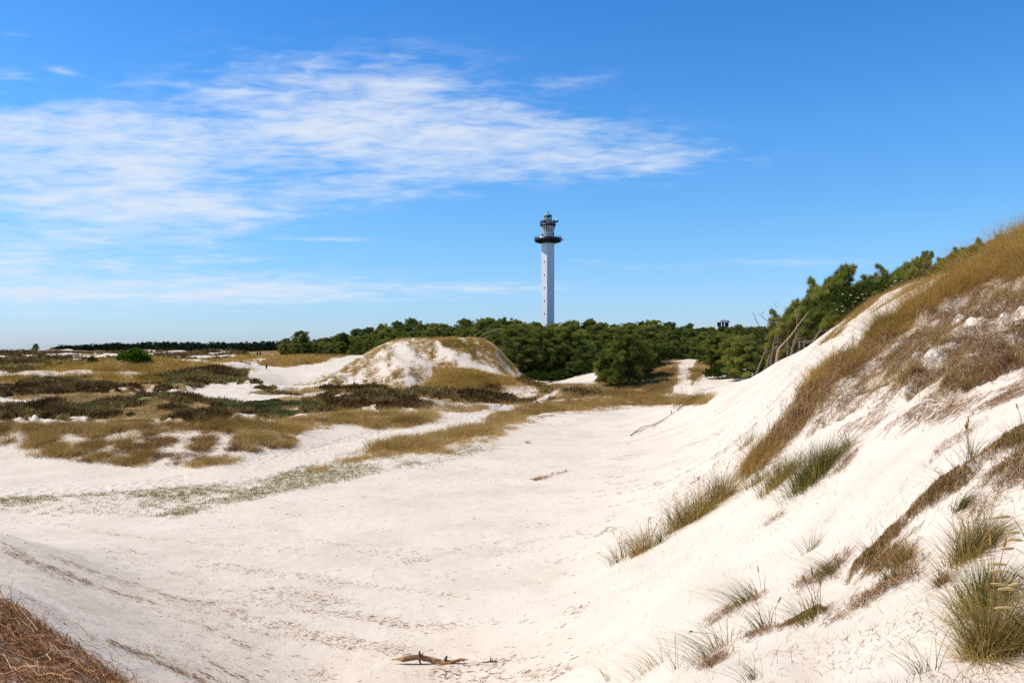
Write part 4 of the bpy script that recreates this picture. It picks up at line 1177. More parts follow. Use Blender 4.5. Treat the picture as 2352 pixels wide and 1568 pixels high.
GT = 'bare trunks at the edge of the white slope'
trunk_thing('leaning_pine_trunk', 'thick reddish trunk leaning right from a bent foot at the edge of the white slope', 'tree trunk', 54.5, Q((600, 1440), (610, 1280), (650, 1140), (760, 1030), (880, 900), (1000, 730), (1110, 590), (1200, 480)), .24, .10,
            [(Q((975, 760), (990, 640), (960, 520), (975, 420), (1030, 340)), .05), (Q((985, 640), (1010, 520), (1025, 430)), .035), (Q((960, 770), (965, 880), (935, 980)), .03)], M['bark_pale'], GT)
trunk_thing('upright_pine_trunk', 'straight dark pine trunk standing left of the thick leaning one', 'tree trunk', 57, Q((610, 1400), (615, 1200), (630, 1000), (640, 800), (650, 640), (655, 520)), .21, .12,
            [(Q((630, 760), (500, 690), (430, 640), (340, 560), (320, 480), (390, 430)), .06), (Q((330, 560), (280, 490), (200, 520)), .03), (Q((600, 1010), (450, 920), (370, 840), (270, 720), (200, 600), (180, 520), (140, 480), (210, 430)), .075),
             (Q((650, 600), (560, 580), (470, 600)), .04), (Q((660, 580), (760, 560), (830, 540)), .05), (Q((600, 370), (570, 300), (640, 230), (690, 195)), .03)], M['bark'], GT)
trunk_thing('upright_pine_trunk', 'shadowed straight trunk behind the thick leaning one', 'tree trunk', 56.5, Q((810, 1330), (815, 1150), (810, 950), (825, 800), (830, 600)), .21, .14, [(Q((830, 800), (870, 700)), .03)], M['bark'], GT)
trunk_thing('slender_dead_trunk', 'slender pale trunk bowing right with one upright twig', 'dead tree', 53.5, Q((1125, 1010), (1140, 920), (1200, 840), (1260, 740), (1350, 640), (1460, 540), (1600, 470), (1750, 400), (1940, 350)), .12, .03,
            [(Q((1460, 540), (1460, 470), (1435, 400), (1430, 300)), .05), (Q((1660, 450), (1760, 370), (1830, 280), (1960, 300)), .04), (Q((1800, 300), (1810, 220), (1960, 210)), .03), (Q((1820, 260), (1900, 240), (1980, 210)), .02)], M['deadwood'], GT)
trunk_thing('leaning_pine_trunk', 'short reddish trunk leaning right beside the slender bowed one', 'tree trunk', 53, Q((1550, 790), (1560, 690), (1600, 560), (1660, 470), (1760, 370)), .15, .06, [(Q((1610, 700), (1620, 760)), .04), (Q((1620, 570), (1690, 590)), .03)], M['bark_pale'], GT)
trunk_thing('broken_stump', 'short pale broken trunk among twigs left of the slender bowed one', 'dead tree', 54, Q((910, 1240), (915, 1140), (960, 1020), (1010, 910)), .10, .05, [(Q((915, 1150), (860, 1150)), .03), (Q((1000, 960), (1040, 820)), .025)], M['deadwood'], GT)
trunk_thing('dead_branch', 'grey fallen branch lying along the top edge of the white slope', 'dead branch', 52, Q((1030, 1018), (1130, 1030), (1250, 1000), (1370, 960)), .06, .03, [(Q((1180, 1050), (1290, 1010)), .04)], M['deadwood'], GT)
trunk_thing('dead_branch', 'curved brown branch sticking from the slope under the grey fallen one', 'dead branch', 51, Q((1060, 1220), (1020, 1150), (1060, 1100), (1160, 1065), (1300, 1020)), .07, .03, [], M['dark_root'], GT)
trunk_thing('dead_tree', 'pale bare fallen tree at the forest edge above the big dune', 'dead tree', 150, [(1103, 783), (1092, 770), (1088, 766)], .22, .15, [([(1098, 776), (1112, 766), (1130, 760), (1150, 760)], .09), ([(1112, 768), (1118, 755), (1130, 748)], .07), ([(1105, 778), (1120, 772), (1145, 768)], .07)], M['deadwood'])
trunk_thing('dead_tree', 'white bare trunk low in the dark forest left of the leaning trunks', 'dead tree', 66, [(1764, 826), (1766, 818), (1768, 812)], .10, .07, [([(1768, 823), (1774, 825), (1780, 828)], .06)], M['deadwood'])


# ------------------------------------------------------------------ broad-leaved bushes
def bush(name, label, cat, p, blobs, n, L, w, mat, group=None, up=.3, sc=1.0):
    """blobs: (dx, dy, dz, r, rz) metres"""
    bl = np.array(blobs, float)
    pr = bl[:, 3] ** 2; k = rng.choice(len(bl), n, p=pr / pr.sum())
    d = rng.normal(0, 1, (n, 3)); d /= np.linalg.norm(d, axis=1)[:, None]; d[:, 2] = np.where(d[:, 2] < -.4, -d[:, 2], d[:, 2])
    q = bl[k, :3] + d * np.stack([bl[k, 3], bl[k, 3], bl[k, 4]], 1) * rng.uniform(.5, 1.05, (n, 1)) * (1 + .22 * np.sin(d[:, :1] * 7 + d[:, 2:3] * 9))
    q[:, 2] = np.maximum(q[:, 2], .02)
    V_, F_, A_ = tufts(q, d + [0, 0, up], L, w, 3, .7, rng.random(n))
    root = empty(name, tuple(p), label, cat, group)
    obj_np('foliage', V_, F_, mat, {'rnd': A_}, parent=root)
    mb = MB()
    for b_ in bl:
        mb.tube([(0, 0, -.2), (b_[0] * .5, b_[1] * .5, b_[2] * .5), (b_[0], b_[1], b_[2])], [.05 * sc, .04 * sc, .02 * sc], 6)
    mb.build('stem', M['bark'], root)
    return root


def ab(u, v, Ymin): return hit(u, v, Ymin)


c = at(313, 146); bush('green_bush', 'larger bright green bush on the far grassy dune', 'bush', c, [(0, 0, .9, 1.5, 1.35), (1.2, .2, .7, 1.2, 1.0), (-.9, .1, 1.1, 1.1, 1.1), (.3, 0, 1.5, 1.0, .9)], 2600, .34, .26, M['bright'])
c = at(284, 147); bush('green_bush', 'lower bright green bush touching the left of the larger one', 'bush', c, [(0, 0, .6, 1.1, .9), (.9, 0, .6, .9, .8)], 1300, .30, .24, M['bright'])
c = at(213, 147); bush('green_bush', 'small dark green bush alone on the far grassy dune', 'bush', c, [(0, 0, .6, .75, .9)], 700, .28, .2, M['birch'])
c = at(788, 236); bush('birch_tree', 'pale green birch in front of the dark pines left of the big dune', 'birch tree', c, [(0, 0, 2.6, 1.5, 2.4), (.2, 0, 4.6, 1.1, 1.7), (1.3, .3, 2.4, 1.2, 1.8)], 2600, .42, .3, M['birch'], sc=3)
for (u, v, Y0, s, lab) in ((232, 893, 70, 1.5, 'dark heather bush at the left of the white blowout'), (145, 948, 45, .8, 'dark brown bush low on the heath just behind the bank'), (815, 893, 80, 1.2, 'brown heather bush at the foot of the big dune'),
                           (600, 893, 80, .7, 'small dark bush on the sand below the far blowout'), (395, 942, 50, .9, 'dark bush on the green flat left of the low sand rim'), (860, 892, 90, 1.2, 'round brown bush beside the narrow path under the big dune'),
                           (760, 893, 80, 1.1, 'dark bush left of the brown heather bush at the dune foot')):
    c = hit(u, v, Y0)
    bush('heather_bush', lab, 'bush', c, [(0, 0, .15, .9 * s, .5 * s), (.9 * s, .1, .1, .7 * s, .4 * s), (-.8 * s, 0, .1, .7 * s, .4 * s)], int(900 * s), .22, .09, M['heather'], 'dark bushes on the heath', .6)
c = at(1985, 49); r = bush('elder_bush', 'green elder bush with white blossom plates on the slope skyline', 'bush', c, [(-1.6, 0, .9, 1.0, .8), (-.6, .3, 1.2, 1.1, .9), (.5, .1, 1.4, 1.1, .9), (1.5, 0, 1.6, 1.0, .8), (2.3, .1, 1.7, .8, .7), (.2, .3, .6, 1.6, .7)], 5200, .13, .085, M['elder'])
mb = MB()
for k in range(46):
    a = rng.uniform(-1.9, 2.2); q = np.array([a, rng.uniform(-.9, .1), 1.25 + .25 * a + rng.uniform(-.35, .7)])
    mb.ball(q, (rng.uniform(.05, .11), rng.uniform(.05, .11), .025), 6, 4)
mb.build('blossom', M['blossom'], r)
for (u, Y, s, lab) in ((1660, 104, 1.0, 'low green shrub at the right shoulder of the sand track'), (1350, 128, 1.1, 'light green shrub under the pines left of the big front pine'), (1535, 126, 1.0, 'yellow-green shrub between the big front pine and the sand track'),
                       (1230, 128, 1.0, 'green shrub at the forest foot right of the big dune'), (1285, 129, .9, 'green shrub at the forest foot below the white tower')):
    c = at(u, Y)
    bush('forest_shrub', lab, 'shrub', c, [(0, 0, .7, 1.3 * s, 1.0 * s), (1.4 * s, .1, .5, 1.1 * s, .8 * s), (-1.3 * s, 0, .5, 1.1 * s, .8 * s)], 1900, .26, .15, M['elder'], 'shrubs at the forest foot')

# the far belt of pines, one mass
ac = Acc()
x0 = []
for k in range(330):
    u = rng.uniform(118, 760); Y = rng.uniform(640, 760)
    vt = interp([(118, 800), (150, 796), (190, 795), (260, 790), (330, 789), (360, 786), (420, 788), (480, 789), (560, 787), (660, 784), (760, 780)], u) + rng.uniform(-2, 4)
    c = at(u, Y); h = max(4.5, (VH - vt) / FD * Y - c[2])
    cs = c + rng.normal(0, 1, (9, 3)) * np.array([1.7, 1.7, .9]) + np.array([0, 0, h * .72]); cs[:5, 2] -= h * .33
    cs[-1] = c + [0.4, 0, h * .95]
    rs = np.tile([[2.2, 2.2, 1.5]], (9, 1)); rs[-1] = [.8, .8, 1.0]
    x0.append((cs, rs))
cs = np.concatenate([a for a, _ in x0]); rs = np.concatenate([b for _, b in x0])
V_, F_, A_ = lump_tufts(cs, rs, 16, 1.15, .6, .3, 3)
ac.add(V_, F_, A_)
tag(ac.build('distant_forest', M['farpine']), 'dark blue-green belt of pines along the far left horizon', 'forest', kind='stuff')

# ------------------------------------------------------------------ lighthouse
LY = 225.0
LX = (1258.5 - UC) / FD * LY
LG = float(zt(LX, LY)) - .3


def lz(v): return (VH - v) / FD * LY - LG          # height above its foot for a survey row


ls = LY / FD                                      # metres per survey pixel
lh = empty('lighthouse', (LX, LY, LG), 'slim white lighthouse with black galleries rising above the pines', 'lighthouse')
HR = 15.9 * ls
PH = math.radians(-130 + 30)                       # face normals at -40, 20, 80 degrees from the viewer
shaft_top = lz(559)
mb = MB(); mb.prism([(HR, 0), (HR, shaft_top)], 6, PH)
mb.build('shaft', M['white'], lh, False)
fa_ = math.radians(-130)                           # outward direction of the sunlit face
nx, ny = math.cos(fa_), math.sin(fa_)
ap = HR * math.cos(math.pi / 6)
for v in (601, 631, 660.5, 690.5, 719.5, 749, 778):
    wz = lz(v)
    fr = MB(); fr.box((nx * (ap + .015), ny * (ap + .015), wz), (.10, .27, .62), fa_)
    f = fr.build('window', M['white'], lh, False)
    pn = MB(); pn.box((nx * (ap + .05), ny * (ap + .05), wz), (.08, .17, .50), fa_)
    pn.build('pane', M['slot'], f, False)
dr = MB(); dr.box((nx * (ap + .03), ny * (ap + .03), 1.05), (.12, 1.0, 2.1), fa_); dr.build('door', M['dgrey'], lh, False)
# lower gallery: dark shallow bowl
g0, g1, gt = lz(559), lz(555), lz(546.5)
mb = MB(); mb.prism([(HR * .9, g0 - .02), (30.0 * ls, g1), (31.8 * ls, gt), (31.2 * ls, gt), (30.6 * ls, gt - .6), (HR * .8, gt - .62)], 48)
mb.build('gallery', M['black'], lh)
rl = MB()
for k in range(40):
    t = 2 * math.pi * k / 40
    rl.tube([(30.0 * ls * math.cos(t), 30.0 * ls * math.sin(t), gt - .1), (30.0 * ls * math.cos(t), 30.0 * ls * math.sin(t), lz(543))], .025, 4)
rl.tube([(30.0 * ls * math.cos(t), 30.0 * ls * math.sin(t), lz(543)) for t in np.linspace(0, 2 * math.pi, 61)], .035, 5)
rl.build('railing', M['dgrey'], lh)
# finned watch room
w0, w1 = gt - .62, lz(518.5)
mb = MB(); mb.prism([(12.6 * ls, w0), (12.6 * ls, w1)], 36); core = mb.build('watch_room', M['lgrey'], lh)
for k in range(20):
    t = 2 * math.pi * (k + .5) / 20
    fb = MB(); fb.box((13.3 * ls * math.cos(t), 13.3 * ls * math.sin(t), (w0 + w1) / 2), (1.9 * ls, 1.3 * ls, w1 - w0 - .02), t); fb.build('fin', M['white'], core, False)
for k in range(20):
    t = 2 * math.pi * k / 20
    hi = lz(521); lo = lz(533.5)
    sb = MB(); sb.box((12.62 * ls * math.cos(t), 12.62 * ls * math.sin(t), (hi + lo) / 2), (.12, 1.9 * ls, hi - lo), t); sb.build('window_slot', M['slot'] if k % 4 else M['dkteal'], core, False)
    if k % 3 != 1:
        sb = MB(); sb.box((12.62 * ls * math.cos(t), 12.62 * ls * math.sin(t), lz(537)), (.12, 1.6 * ls, 3.2 * ls), t); sb.build('window_slot', M['slot'], core, False)
for t, z_, w_ in ((math.radians(-150), 541, 2.2), (math.radians(-35), 537, 1.8), (math.radians(-20), 522, 1.4)):
    ab_ = MB(); ab_.box((15.0 * ls * math.cos(t), 15.0 * ls * math.sin(t), lz(z_)), (.35, w_ * ls, 6 * ls), t); ab_.build('equipment_box', M['dgrey'], lh, False)
# upper gallery
u0, u1 = lz(519), lz(507.2)
mb = MB(); mb.prism([(14 * ls, u0), (18.3 * ls, u0 + .10), (18.3 * ls, u0 + .45), (HR * .6, u0 + .46)], 40); ug = mb.build('upper_gallery', M['black'], lh)
pr_ = MB()
for a0, a1 in ((-250, -122), (-58, 70)):
    tt = np.radians(np.linspace(a0, a1, 14)); n = len(tt)
    Vv = [(r_ * math.cos(t), r_ * math.sin(t), z_) for r_, z_ in ((18.3 * ls, u0 + .45), (18.3 * ls, u1), (17.9 * ls, u1), (17.9 * ls, u0 + .45)) for t in tt]
    Ff = [(q * n + k, q * n + k + 1, ((q + 1) % 4) * n + k + 1, ((q + 1) % 4) * n + k) for q in range(4) for k in range(n - 1)]
    pr_.add(Vv, Ff)
pr_.build('parapet', M['dgrey'], ug, False)
pr_ = MB()
for a0, a1 in ((-122, -58), (70, 110)):
    tt = np.radians(np.linspace(a0 + .3, a1 - .3, 10)); n = len(tt)
    Vv = [(r_ * math.cos(t), r_ * math.sin(t), z_) for r_, z_ in ((18.3 * ls, u0 + .45), (18.3 * ls, u1), (17.9 * ls, u1), (17.9 * ls, u0 + .45)) for t in tt]
    pr_.add(Vv, [(q * n + k, q * n + k + 1, ((q + 1) % 4) * n + k + 1, ((q + 1) % 4) * n + k) for q in range(4) for k in range(n - 1)])
mb = MB(); mb.prism([(9.1 * ls, u0 + .46), (9.1 * ls, lz(504.8)), (9.5 * ls, lz(504.8)), (9.5 * ls, lz(504.2)), (8.8 * ls, lz(504.1))], 32); mb.build('lantern_base', M['lgrey'], lh)
# lantern: diagonal glazing bars round a dark lens
lb, lt = lz(504.1), lz(495.2)
gl = MB()
nb = 12; rr = 8.7 * ls
for k in range(nb):
    for sgn in (-1, 1):
        for half in (0, 1):
            za_, zb = (lb, (lb + lt) / 2) if half == 0 else ((lb + lt) / 2, lt)
            a0 = 2 * math.pi * (k + sgn * half * .5) / nb; a1 = 2 * math.pi * (k + sgn * (half + 1) * .5) / nb
            gl.tube([(rr * math.cos(a0), rr * math.sin(a0), za_), (rr * math.cos(a1), rr * math.sin(a1), zb)], .055, 5)
for z_ in (lb + .03, lt - .03):
    gl.tube([(rr * math.cos(t), rr * math.sin(t), z_) for t in np.linspace(0, 2 * math.pi, 37)], .06, 5)
lan = gl.build('lantern', M['copper'], lh)
mb = MB(); mb.prism([(1.2 * ls, lb), (2.4 * ls, lb + .3), (2.4 * ls, (lb + lt) / 2 + .25), (1.0 * ls, (lb + lt) / 2 + .5)], 16); mb.build('lens', M['slot'], lan)
mb = MB(); mb.prism([(9.2 * ls, lt - .05), (9.3 * ls, lz(494)), (8.9 * ls, lz(493)), (5.6 * ls, lz(490.6)), (2.2 * ls, lz(489))], 12, .13); rf = mb.build('roof', M['copper'], lh, False)
mb = MB(); mb.prism([(9.28 * ls, lt - .2), (9.28 * ls, lt - .03), (7 * ls, lt - .02)], 24); mb.build('eave_ring', M['black'], rf)
mb = MB(); mb.prism([(1.6 * ls, lz(489.2)), (1.6 * ls, lz(488.2)), (2.5 * ls, lz(487.6)), (2.4 * ls, lz(486.8))], 14); mb.build('vent', M['black'], rf)
mb = MB(); mb.tube([(0, 0, lz(487)), (0, 0, lz(482.6))], .03, 5); mb.build('lightning_rod', M['dgrey'], rf)
for (dx, va, vb, r_, mt) in ((20.6, 506.5, 511, .35, 'dgrey'), (32.8, 548.5, 554, .14, 'dgrey')):
    mb = MB(); mb.tube([((dx - 2.5) * ls, -1.0, lz((va + vb) / 2)), (dx * ls, -1.0, lz((va + vb) / 2))], .06, 5); mb.tube([(dx * ls, -1.0, lz(vb)), (dx * ls, -1.0, lz(va))], r_, 8)
    mb.build('antenna', M[mt], lh)
mb = MB(); mb.ball((20.8 * ls, -1.0, lz(505.6)), (.32, .32, .3), 10, 8); mb.build('radar_dome', M['white'], lh)

# ------------------------------------------------------------------ roofed lookout above the trees
TY = 300.0; ts = TY / FD
TX = (1660.5 - UC) / FD * TY; TG = float(zt(TX, TY)) - .3


def tz(v): return (VH - v) / FD * TY - TG


tw = empty('lookout_tower', (TX, TY, TG), 'low-roofed dark lookout tower top peeking over the treetops', 'tower')
mb = MB(); mb.prism([(11 * ts, 0), (11 * ts, tz(749))], 8, .39); mb.build('tower_body', M['dgrey'], tw, False)
for k in range(10):
    t = 2 * math.pi * (k + .2) / 10
    mb = MB(); mb.box((11.5 * ts * math.cos(t), 11.5 * ts * math.sin(t), (tz(749) + tz(739.5)) / 2), (2.2 * ts, 3.3 * ts, tz(739.5) - tz(749)), t); mb.build('post', M['slot'], tw, False)
mb = MB(); mb.prism([(16.5 * ts, tz(739.8)), (16.7 * ts, tz(739.0)), (14.5 * ts, tz(738.2)), (14.2 * ts, tz(735.2)), (12.5 * ts, tz(734.8))], 10, .2); rf = mb.build('roof', M['lgrey'], tw, False)
mb = MB(); mb.prism([(2.0 * ts, tz(734.9)), (2.0 * ts, tz(734.0)), (3.0 * ts, tz(733.4)), (2.6 * ts, tz(732.2)), (.6 * ts, tz(731.6))], 12); mb.build('roof_vent', M['lgrey'], rf)
mb = MB(); mb.box((-5 * ts, -13.3 * ts, tz(736.6)), (9 * ts, 1.6 * ts, 2.6 * ts), 0); mb.build('roof_panel', M['lgrey'], rf, False)


# ------------------------------------------------------------------ driftwood
def wood_mat():
    m, nt, out = nmat('half_barked_driftwood')
    tc = N(nt, 'ShaderNodeTexCoord')
    n1_ = N(nt, 'ShaderNodeTexNoise'); n1_.inputs['Scale'].default_value = 4.5; n1_.inputs['Detail'].default_value = 4
    n2_ = N(nt, 'ShaderNodeTexNoise'); n2_.inputs['Scale'].default_value = 45; n2_.inputs['Detail'].default_value = 6
    for q in (n1_, n2_): nt.links.new(tc.outputs['Object'], q.inputs['Vector'])
    bark = ramp(nt, [(.3, (.09, .04, .022)), (.6, (.24, .12, .07)), (.8, (.34, .20, .13))], n2_.outputs['Fac'])
    wood = ramp(nt, [(.3, (.42, .22, .08)), (.7, (.62, .38, .17))], n2_.outputs['Fac'])
    f = ramp(nt, [(.53, (0, 0, 0)), (.56, (1, 1, 1))], n1_.outputs['Fac'])
    mx = N(nt, 'ShaderNodeMix', data_type='RGBA'); nt.links.new(f, mx.inputs[0]); nt.links.new(bark, mx.inputs[6]); nt.links.new(wood, mx.inputs[7])
    b = N(nt, 'ShaderNodeBsdfPrincipled'); b.inputs['Roughness'].default_value = .85; nt.links.new(mx.outputs[2], b.inputs['Base Color'])
    bp = N(nt, 'ShaderNodeBump'); bp.inputs['Distance'].default_value = .02; nt.links.new(n2_.outputs['Fac'], bp.inputs['Height']); nt.links.new(bp.outputs[0], b.inputs['Normal'])
    nt.links.new(b.outputs[0], out.inputs[0]); return m


M['drift'] = wood_mat()


def dz_(x, y): return (872.8 + x * .12207, 1481.5 + y * .12207)


def D(*a): return [dz_(*q) for q in a]


c0 = hit(985, 1524); LYg = c0[1]
lw = empty('driftwood_log', tuple(c0), 'bent driftwood log with half its bark gone lying on the hollow floor', 'driftwood')


def drift(root, pts, rad, name, mat, dy=0, n=9):
    q = [P(u, v, LYg + dy) - c0 for u, v in pts]
    mb = MB(); mb.tube(q, rad, n, True, .10); return mb.build(name, mat, root)


k_ = LYg / FD * .12207
trk = drift(lw, D((215, 262), (330, 245), (430, 255), (560, 225), (690, 212), (780, 215), (900, 245), (1050, 290), (1180, 315), (1290, 362), (1340, 385)), [8 * k_, 22 * k_, 47 * k_, 54 * k_, 48 * k_, 50 * k_, 50 * k_, 52 * k_, 50 * k_, 25 * k_, 8 * k_], 'trunk', M['drift'])
drift(lw, D((1190, 310), (1230, 300), (1320, 305), (1420, 285), (1540, 250), (1610, 252)), [48 * k_, 42 * k_, 36 * k_, 30 * k_, 22 * k_, 12 * k_], 'branch', M['drift'], -.02)
for pts, r0 in ((D((775, 200), (745, 160), (740, 115), (752, 98)), 30), (D((770, 190), (800, 150), (820, 125)), 14), (D((735, 230), (750, 300), (778, 362)), 26), (D((1225, 290), (1240, 230), (1262, 188)), 32), (D((800, 265), (850, 292)), 14), (D((1590, 255), (1540, 290)), 14), (D((1580, 270), (1597, 340)), 5)):
    drift(lw, pts, [r0 * k_ * (1 - .5 * i / (len(pts) - 1)) for i in range(len(pts))], 'broken_stub', M['dark_root'], -.03, 7)
c0 = hit(1130, 1519); LYg = c0[1]
sw = empty('driftwood_stick', tuple(c0), 'small knotty stick to the right of the bent driftwood log', 'driftwood')
drift(sw, D((1600, 345), (1700, 355), (1830, 335), (1930, 325), (2060, 292), (2160, 300), (2235, 295)), [4 * k_, 5 * k_, 7 * k_, 16 * k_, 14 * k_, 22 * k_, 12 * k_], 'stem', M['drift'])
for pts, r0 in ((D((2085, 290), (2082, 220)), 15), (D((2110, 290), (2120, 228)), 7), (D((2170, 300), (2180, 270)), 10)):
    drift(sw, pts, [r0 * k_, r0 * k_ * .7], 'broken_stub', M['dark_root'], -.02, 6)
c0 = hit(1392, 1070)
# half-buried branches on the white slope
for lab, mains in (('long dark crooked branch lying down the foot of the white slope', [((1448, 1002), (1475, 984), (1500, 978), (1520, 968), (1545, 952), (1565, 940)), ((1500, 980), (1520, 970), (1532, 958)), ((1452, 998), (1490, 985), (1512, 980)), ((1542, 952), (1540, 942))]),
                   ('tangle of dark branches half buried on the slope shoulder before the sand track', [((1555, 945), (1580, 922), (1600, 908), (1622, 897)), ((1545, 940), (1570, 925), (1610, 905)), ((1575, 915), (1600, 900), (1640, 893)), ((1590, 920), (1602, 902), (1612, 893)), ((1560, 935), (1590, 905), (1618, 905)), ((1580, 930), (1610, 912), (1618, 900)), ((1570, 905), (1590, 912), (1612, 918))])):
    c0 = hit(*mains[0][0]); root = empty('fallen_branch', tuple(c0), lab, 'branch')
    for i, pl in enumerate(mains):
        q = []
        for (u, v) in pl:
            h_ = hit(u, v); h_ = h_ + np.array([0, 0, .05 + .10 * rng.random()]); q.append(h_ - c0)
        mb = MB(); mb.tube(q, [(.035 if i == 0 else .022) * (1 - .6 * t / (len(q) - 1)) for t in range(len(q))], 6, True, .2)
        mb.build('branch', M['dark_root'], root)
c0 = hit(1230, 1102); root = empty('root_clump', tuple(c0), 'dark clump of roots on the hollow floor under the white slope', 'roots')
c1 = hit(1312, 1078)
tt_ = rng.random(150)[:, None]
tt_ = np.where(np.arange(150)[:, None] < 95, tt_ ** 3 * .3, tt_)
b = c0 + (c1 - c0) * tt_ * .9 + rng.normal(0, .13, (150, 3))
V_, F_, A_ = strands(b, rng.uniform(.1, .4, 150), .014, 1.0 + rng.normal(0, .4, 150), .10, 4, .6)
obj_np('root_strands', V_ - c0[None], F_, M['rust'], {'rnd': A_}, parent=root)

# ------------------------------------------------------------------ walkers far off
SKIN = plain('skin', (.55, .34, .25), .6, .08, 8)
HAIR = plain('dark_hair', (.035, .022, .015), .7)


def cloth(n, c): return plain(n, c, .85, .12, 8)


def person(u, v, Ymin, label, H, shirt, legs_c, pose='stand', rz=0.0, hat=None):
    c = hit(u, v, Ymin)
    s = H / 1.75
    root = empty('person', tuple(c), label, 'person', 'people on the far dunes', rz)
    if pose == 'sit':
        J = dict(pel=(0, 0, .16), che=(.02, .05, .52), nek=(.02, .04, .70), hed=(.02, .0, .86),
                 hip=.10, kn=((-.13, -.42, .44), (.13, -.44, .40)), an=((-.13, -.62, .06), (.15, -.70, .05)), to=((-.13, -.78, .03), (.15, -.86, .03)),
                 el=((-.26, -.05, .40), (.26, -.10, .40)), ha=((-.18, -.34, .40), (.20, -.36, .38)))
    elif pose == 'run':
        J = dict(pel=(0, 0, .86), che=(.0, -.16, 1.28), nek=(0, -.22, 1.46), hed=(0, -.27, 1.62),
                 hip=.09, kn=((-.10, -.32, .66), (.10, .10, .46)), an=((-.10, -.18, .26), (.10, .42, .14)), to=((-.10, -.34, .20), (.10, .52, .03)),
                 el=((-.28, .05, 1.12), (.28, -.34, 1.14)), ha=((-.24, -.16, .98), (.22, -.50, 1.30)))
    else:
        J = dict(pel=(0, 0, .92), che=(0, 0, 1.30), nek=(0, 0, 1.49), hed=(0, -.02, 1.64),
                 hip=.10, kn=((-.10, -.03, .49), (.11, .03, .49)), an=((-.10, 0, .08), (.12, .02, .08)), to=((-.11, -.16, .03), (.14, -.14, .03)),
                 el=((-.27, .04, 1.12), (.27, .02, 1.12)), ha=((-.26, -.08, .86), (.27, -.06, .86)))
    A = {k: np.array(x, float) for k, x in J.items() if k != 'hip'}
    pel, che, nek, hed = A['pel'], A['che'], A['nek'], A['hed']
    hp = [pel + [sx_ * J['hip'], 0, -.02] for sx_ in (-1, 1)]
    shd = [che * .35 + nek * .65 + [sx_ * .18, 0, 0] - [0, 0, .06] for sx_ in (-1, 1)]
    V_ = [pel, (pel + che) / 2, che, nek, hed - [0, 0, .02], hed + [0, 0, .09]]
    R_ = [(.15, .11), (.13, .10), (.15, .11), (.055, .055), (.085, .10), (.06, .07)]
    Ed = [(0, 1), (1, 2), (2, 3), (3, 4), (4, 5)]

    def chain(start, pts, rad):
        i0 = start
        for q, r_ in zip(pts, rad):
            V_.append(np.array(q)); R_.append((r_, r_)); Ed.append((i0, len(V_) - 1)); i0 = len(V_) - 1
        return i0
    for k in (0, 1):
        chain(0, [hp[k], A['kn'][k], A['an'][k], A['to'][k]], [.095, .065, .042, .035])
        w_ = chain(2, [shd[k], A['el'][k], A['ha'][k]], [.06, .045, .032])
        d = A['ha'][k] - A['el'][k]; d /= np.linalg.norm(d)
        sd_ = np.cross(d, [1, 0, 0]); sd_ /= np.linalg.norm(sd_) + 1e-6
        for f in range(4):
            e = A['ha'][k] + d * .05 + sd_ * (f - 1.5) * .02
            chain(w_, [e, e + d * (.05, .065, .06, .045)[f]], [.011, .008])
        chain(w_, [A['ha'][k] + sd_ * .05 + d * .01, A['ha'][k] + sd_ * .06 + d * .05], [.012, .009])
    me = bpy.data.meshes.new('body'); me.from_pydata([tuple(x * s) for x in V_], Ed, []); me.materials.append(SKIN)
    ob = link(bpy.data.objects.new('body', me), root)
    sk = ob.modifiers.new('skin', 'SKIN')
    for i, r_ in enumerate(R_): me.skin_vertices[0].data[i].radius = (r_[0] * s, r_[1] * s)
    me.skin_vertices[0].data[0].use_root = True
    sk.use_smooth_shade = True
    ob.modifiers.new('sub', 'SUBSURF').render_levels = 2
    T = MB()
    T.tube([(pel + [0, 0, -.06]) * s, (pel + che) / 2 * s, che * s, (che * .4 + nek * .6) * s, nek * s], [.20 * s, .19 * s, .215 * s, .18 * s, .07 * s], 12)
    for k in (0, 1): T.tube([shd[k] * s, (shd[k] * .4 + A['el'][k] * .6) * s], [.095 * s, .075 * s], 9)
    T.build('shirt', shirt, root)
    T = MB()
    T.tube([(pel + [0, 0, .06]) * s, (pel + [0, 0, -.06]) * s], [.195 * s, .19 * s], 12)
    for k in (0, 1): T.tube([hp[k] * s, A['kn'][k] * s, (A['kn'][k] * .8 + A['an'][k] * .2) * s], [.125 * s, .09 * s, .085 * s], 9)
    T.build('shorts', legs_c, root)
    T = MB(); T.ball((hed + [0, .02, .045]) * s, (.10 * s, .115 * s, .10 * s), 12, 8); T.build('hair', HAIR, root)
    T = MB()
    T.ball((hed + [0, -.105, 0]) * s, (.014 * s, .02 * s, .02 * s), 6, 5)
    T.build('nose', SKIN, root)
    if hat is not None:
        T = MB(); T.prism([(.17 * s, 0), (.165 * s, .015 * s), (.11 * s, .02 * s), (.10 * s, .10 * s), (.04 * s, .12 * s)], 16)
        o = T.build('hat', hat, root); o.location = tuple((hed + [0, 0, .06]) * s)
    return root


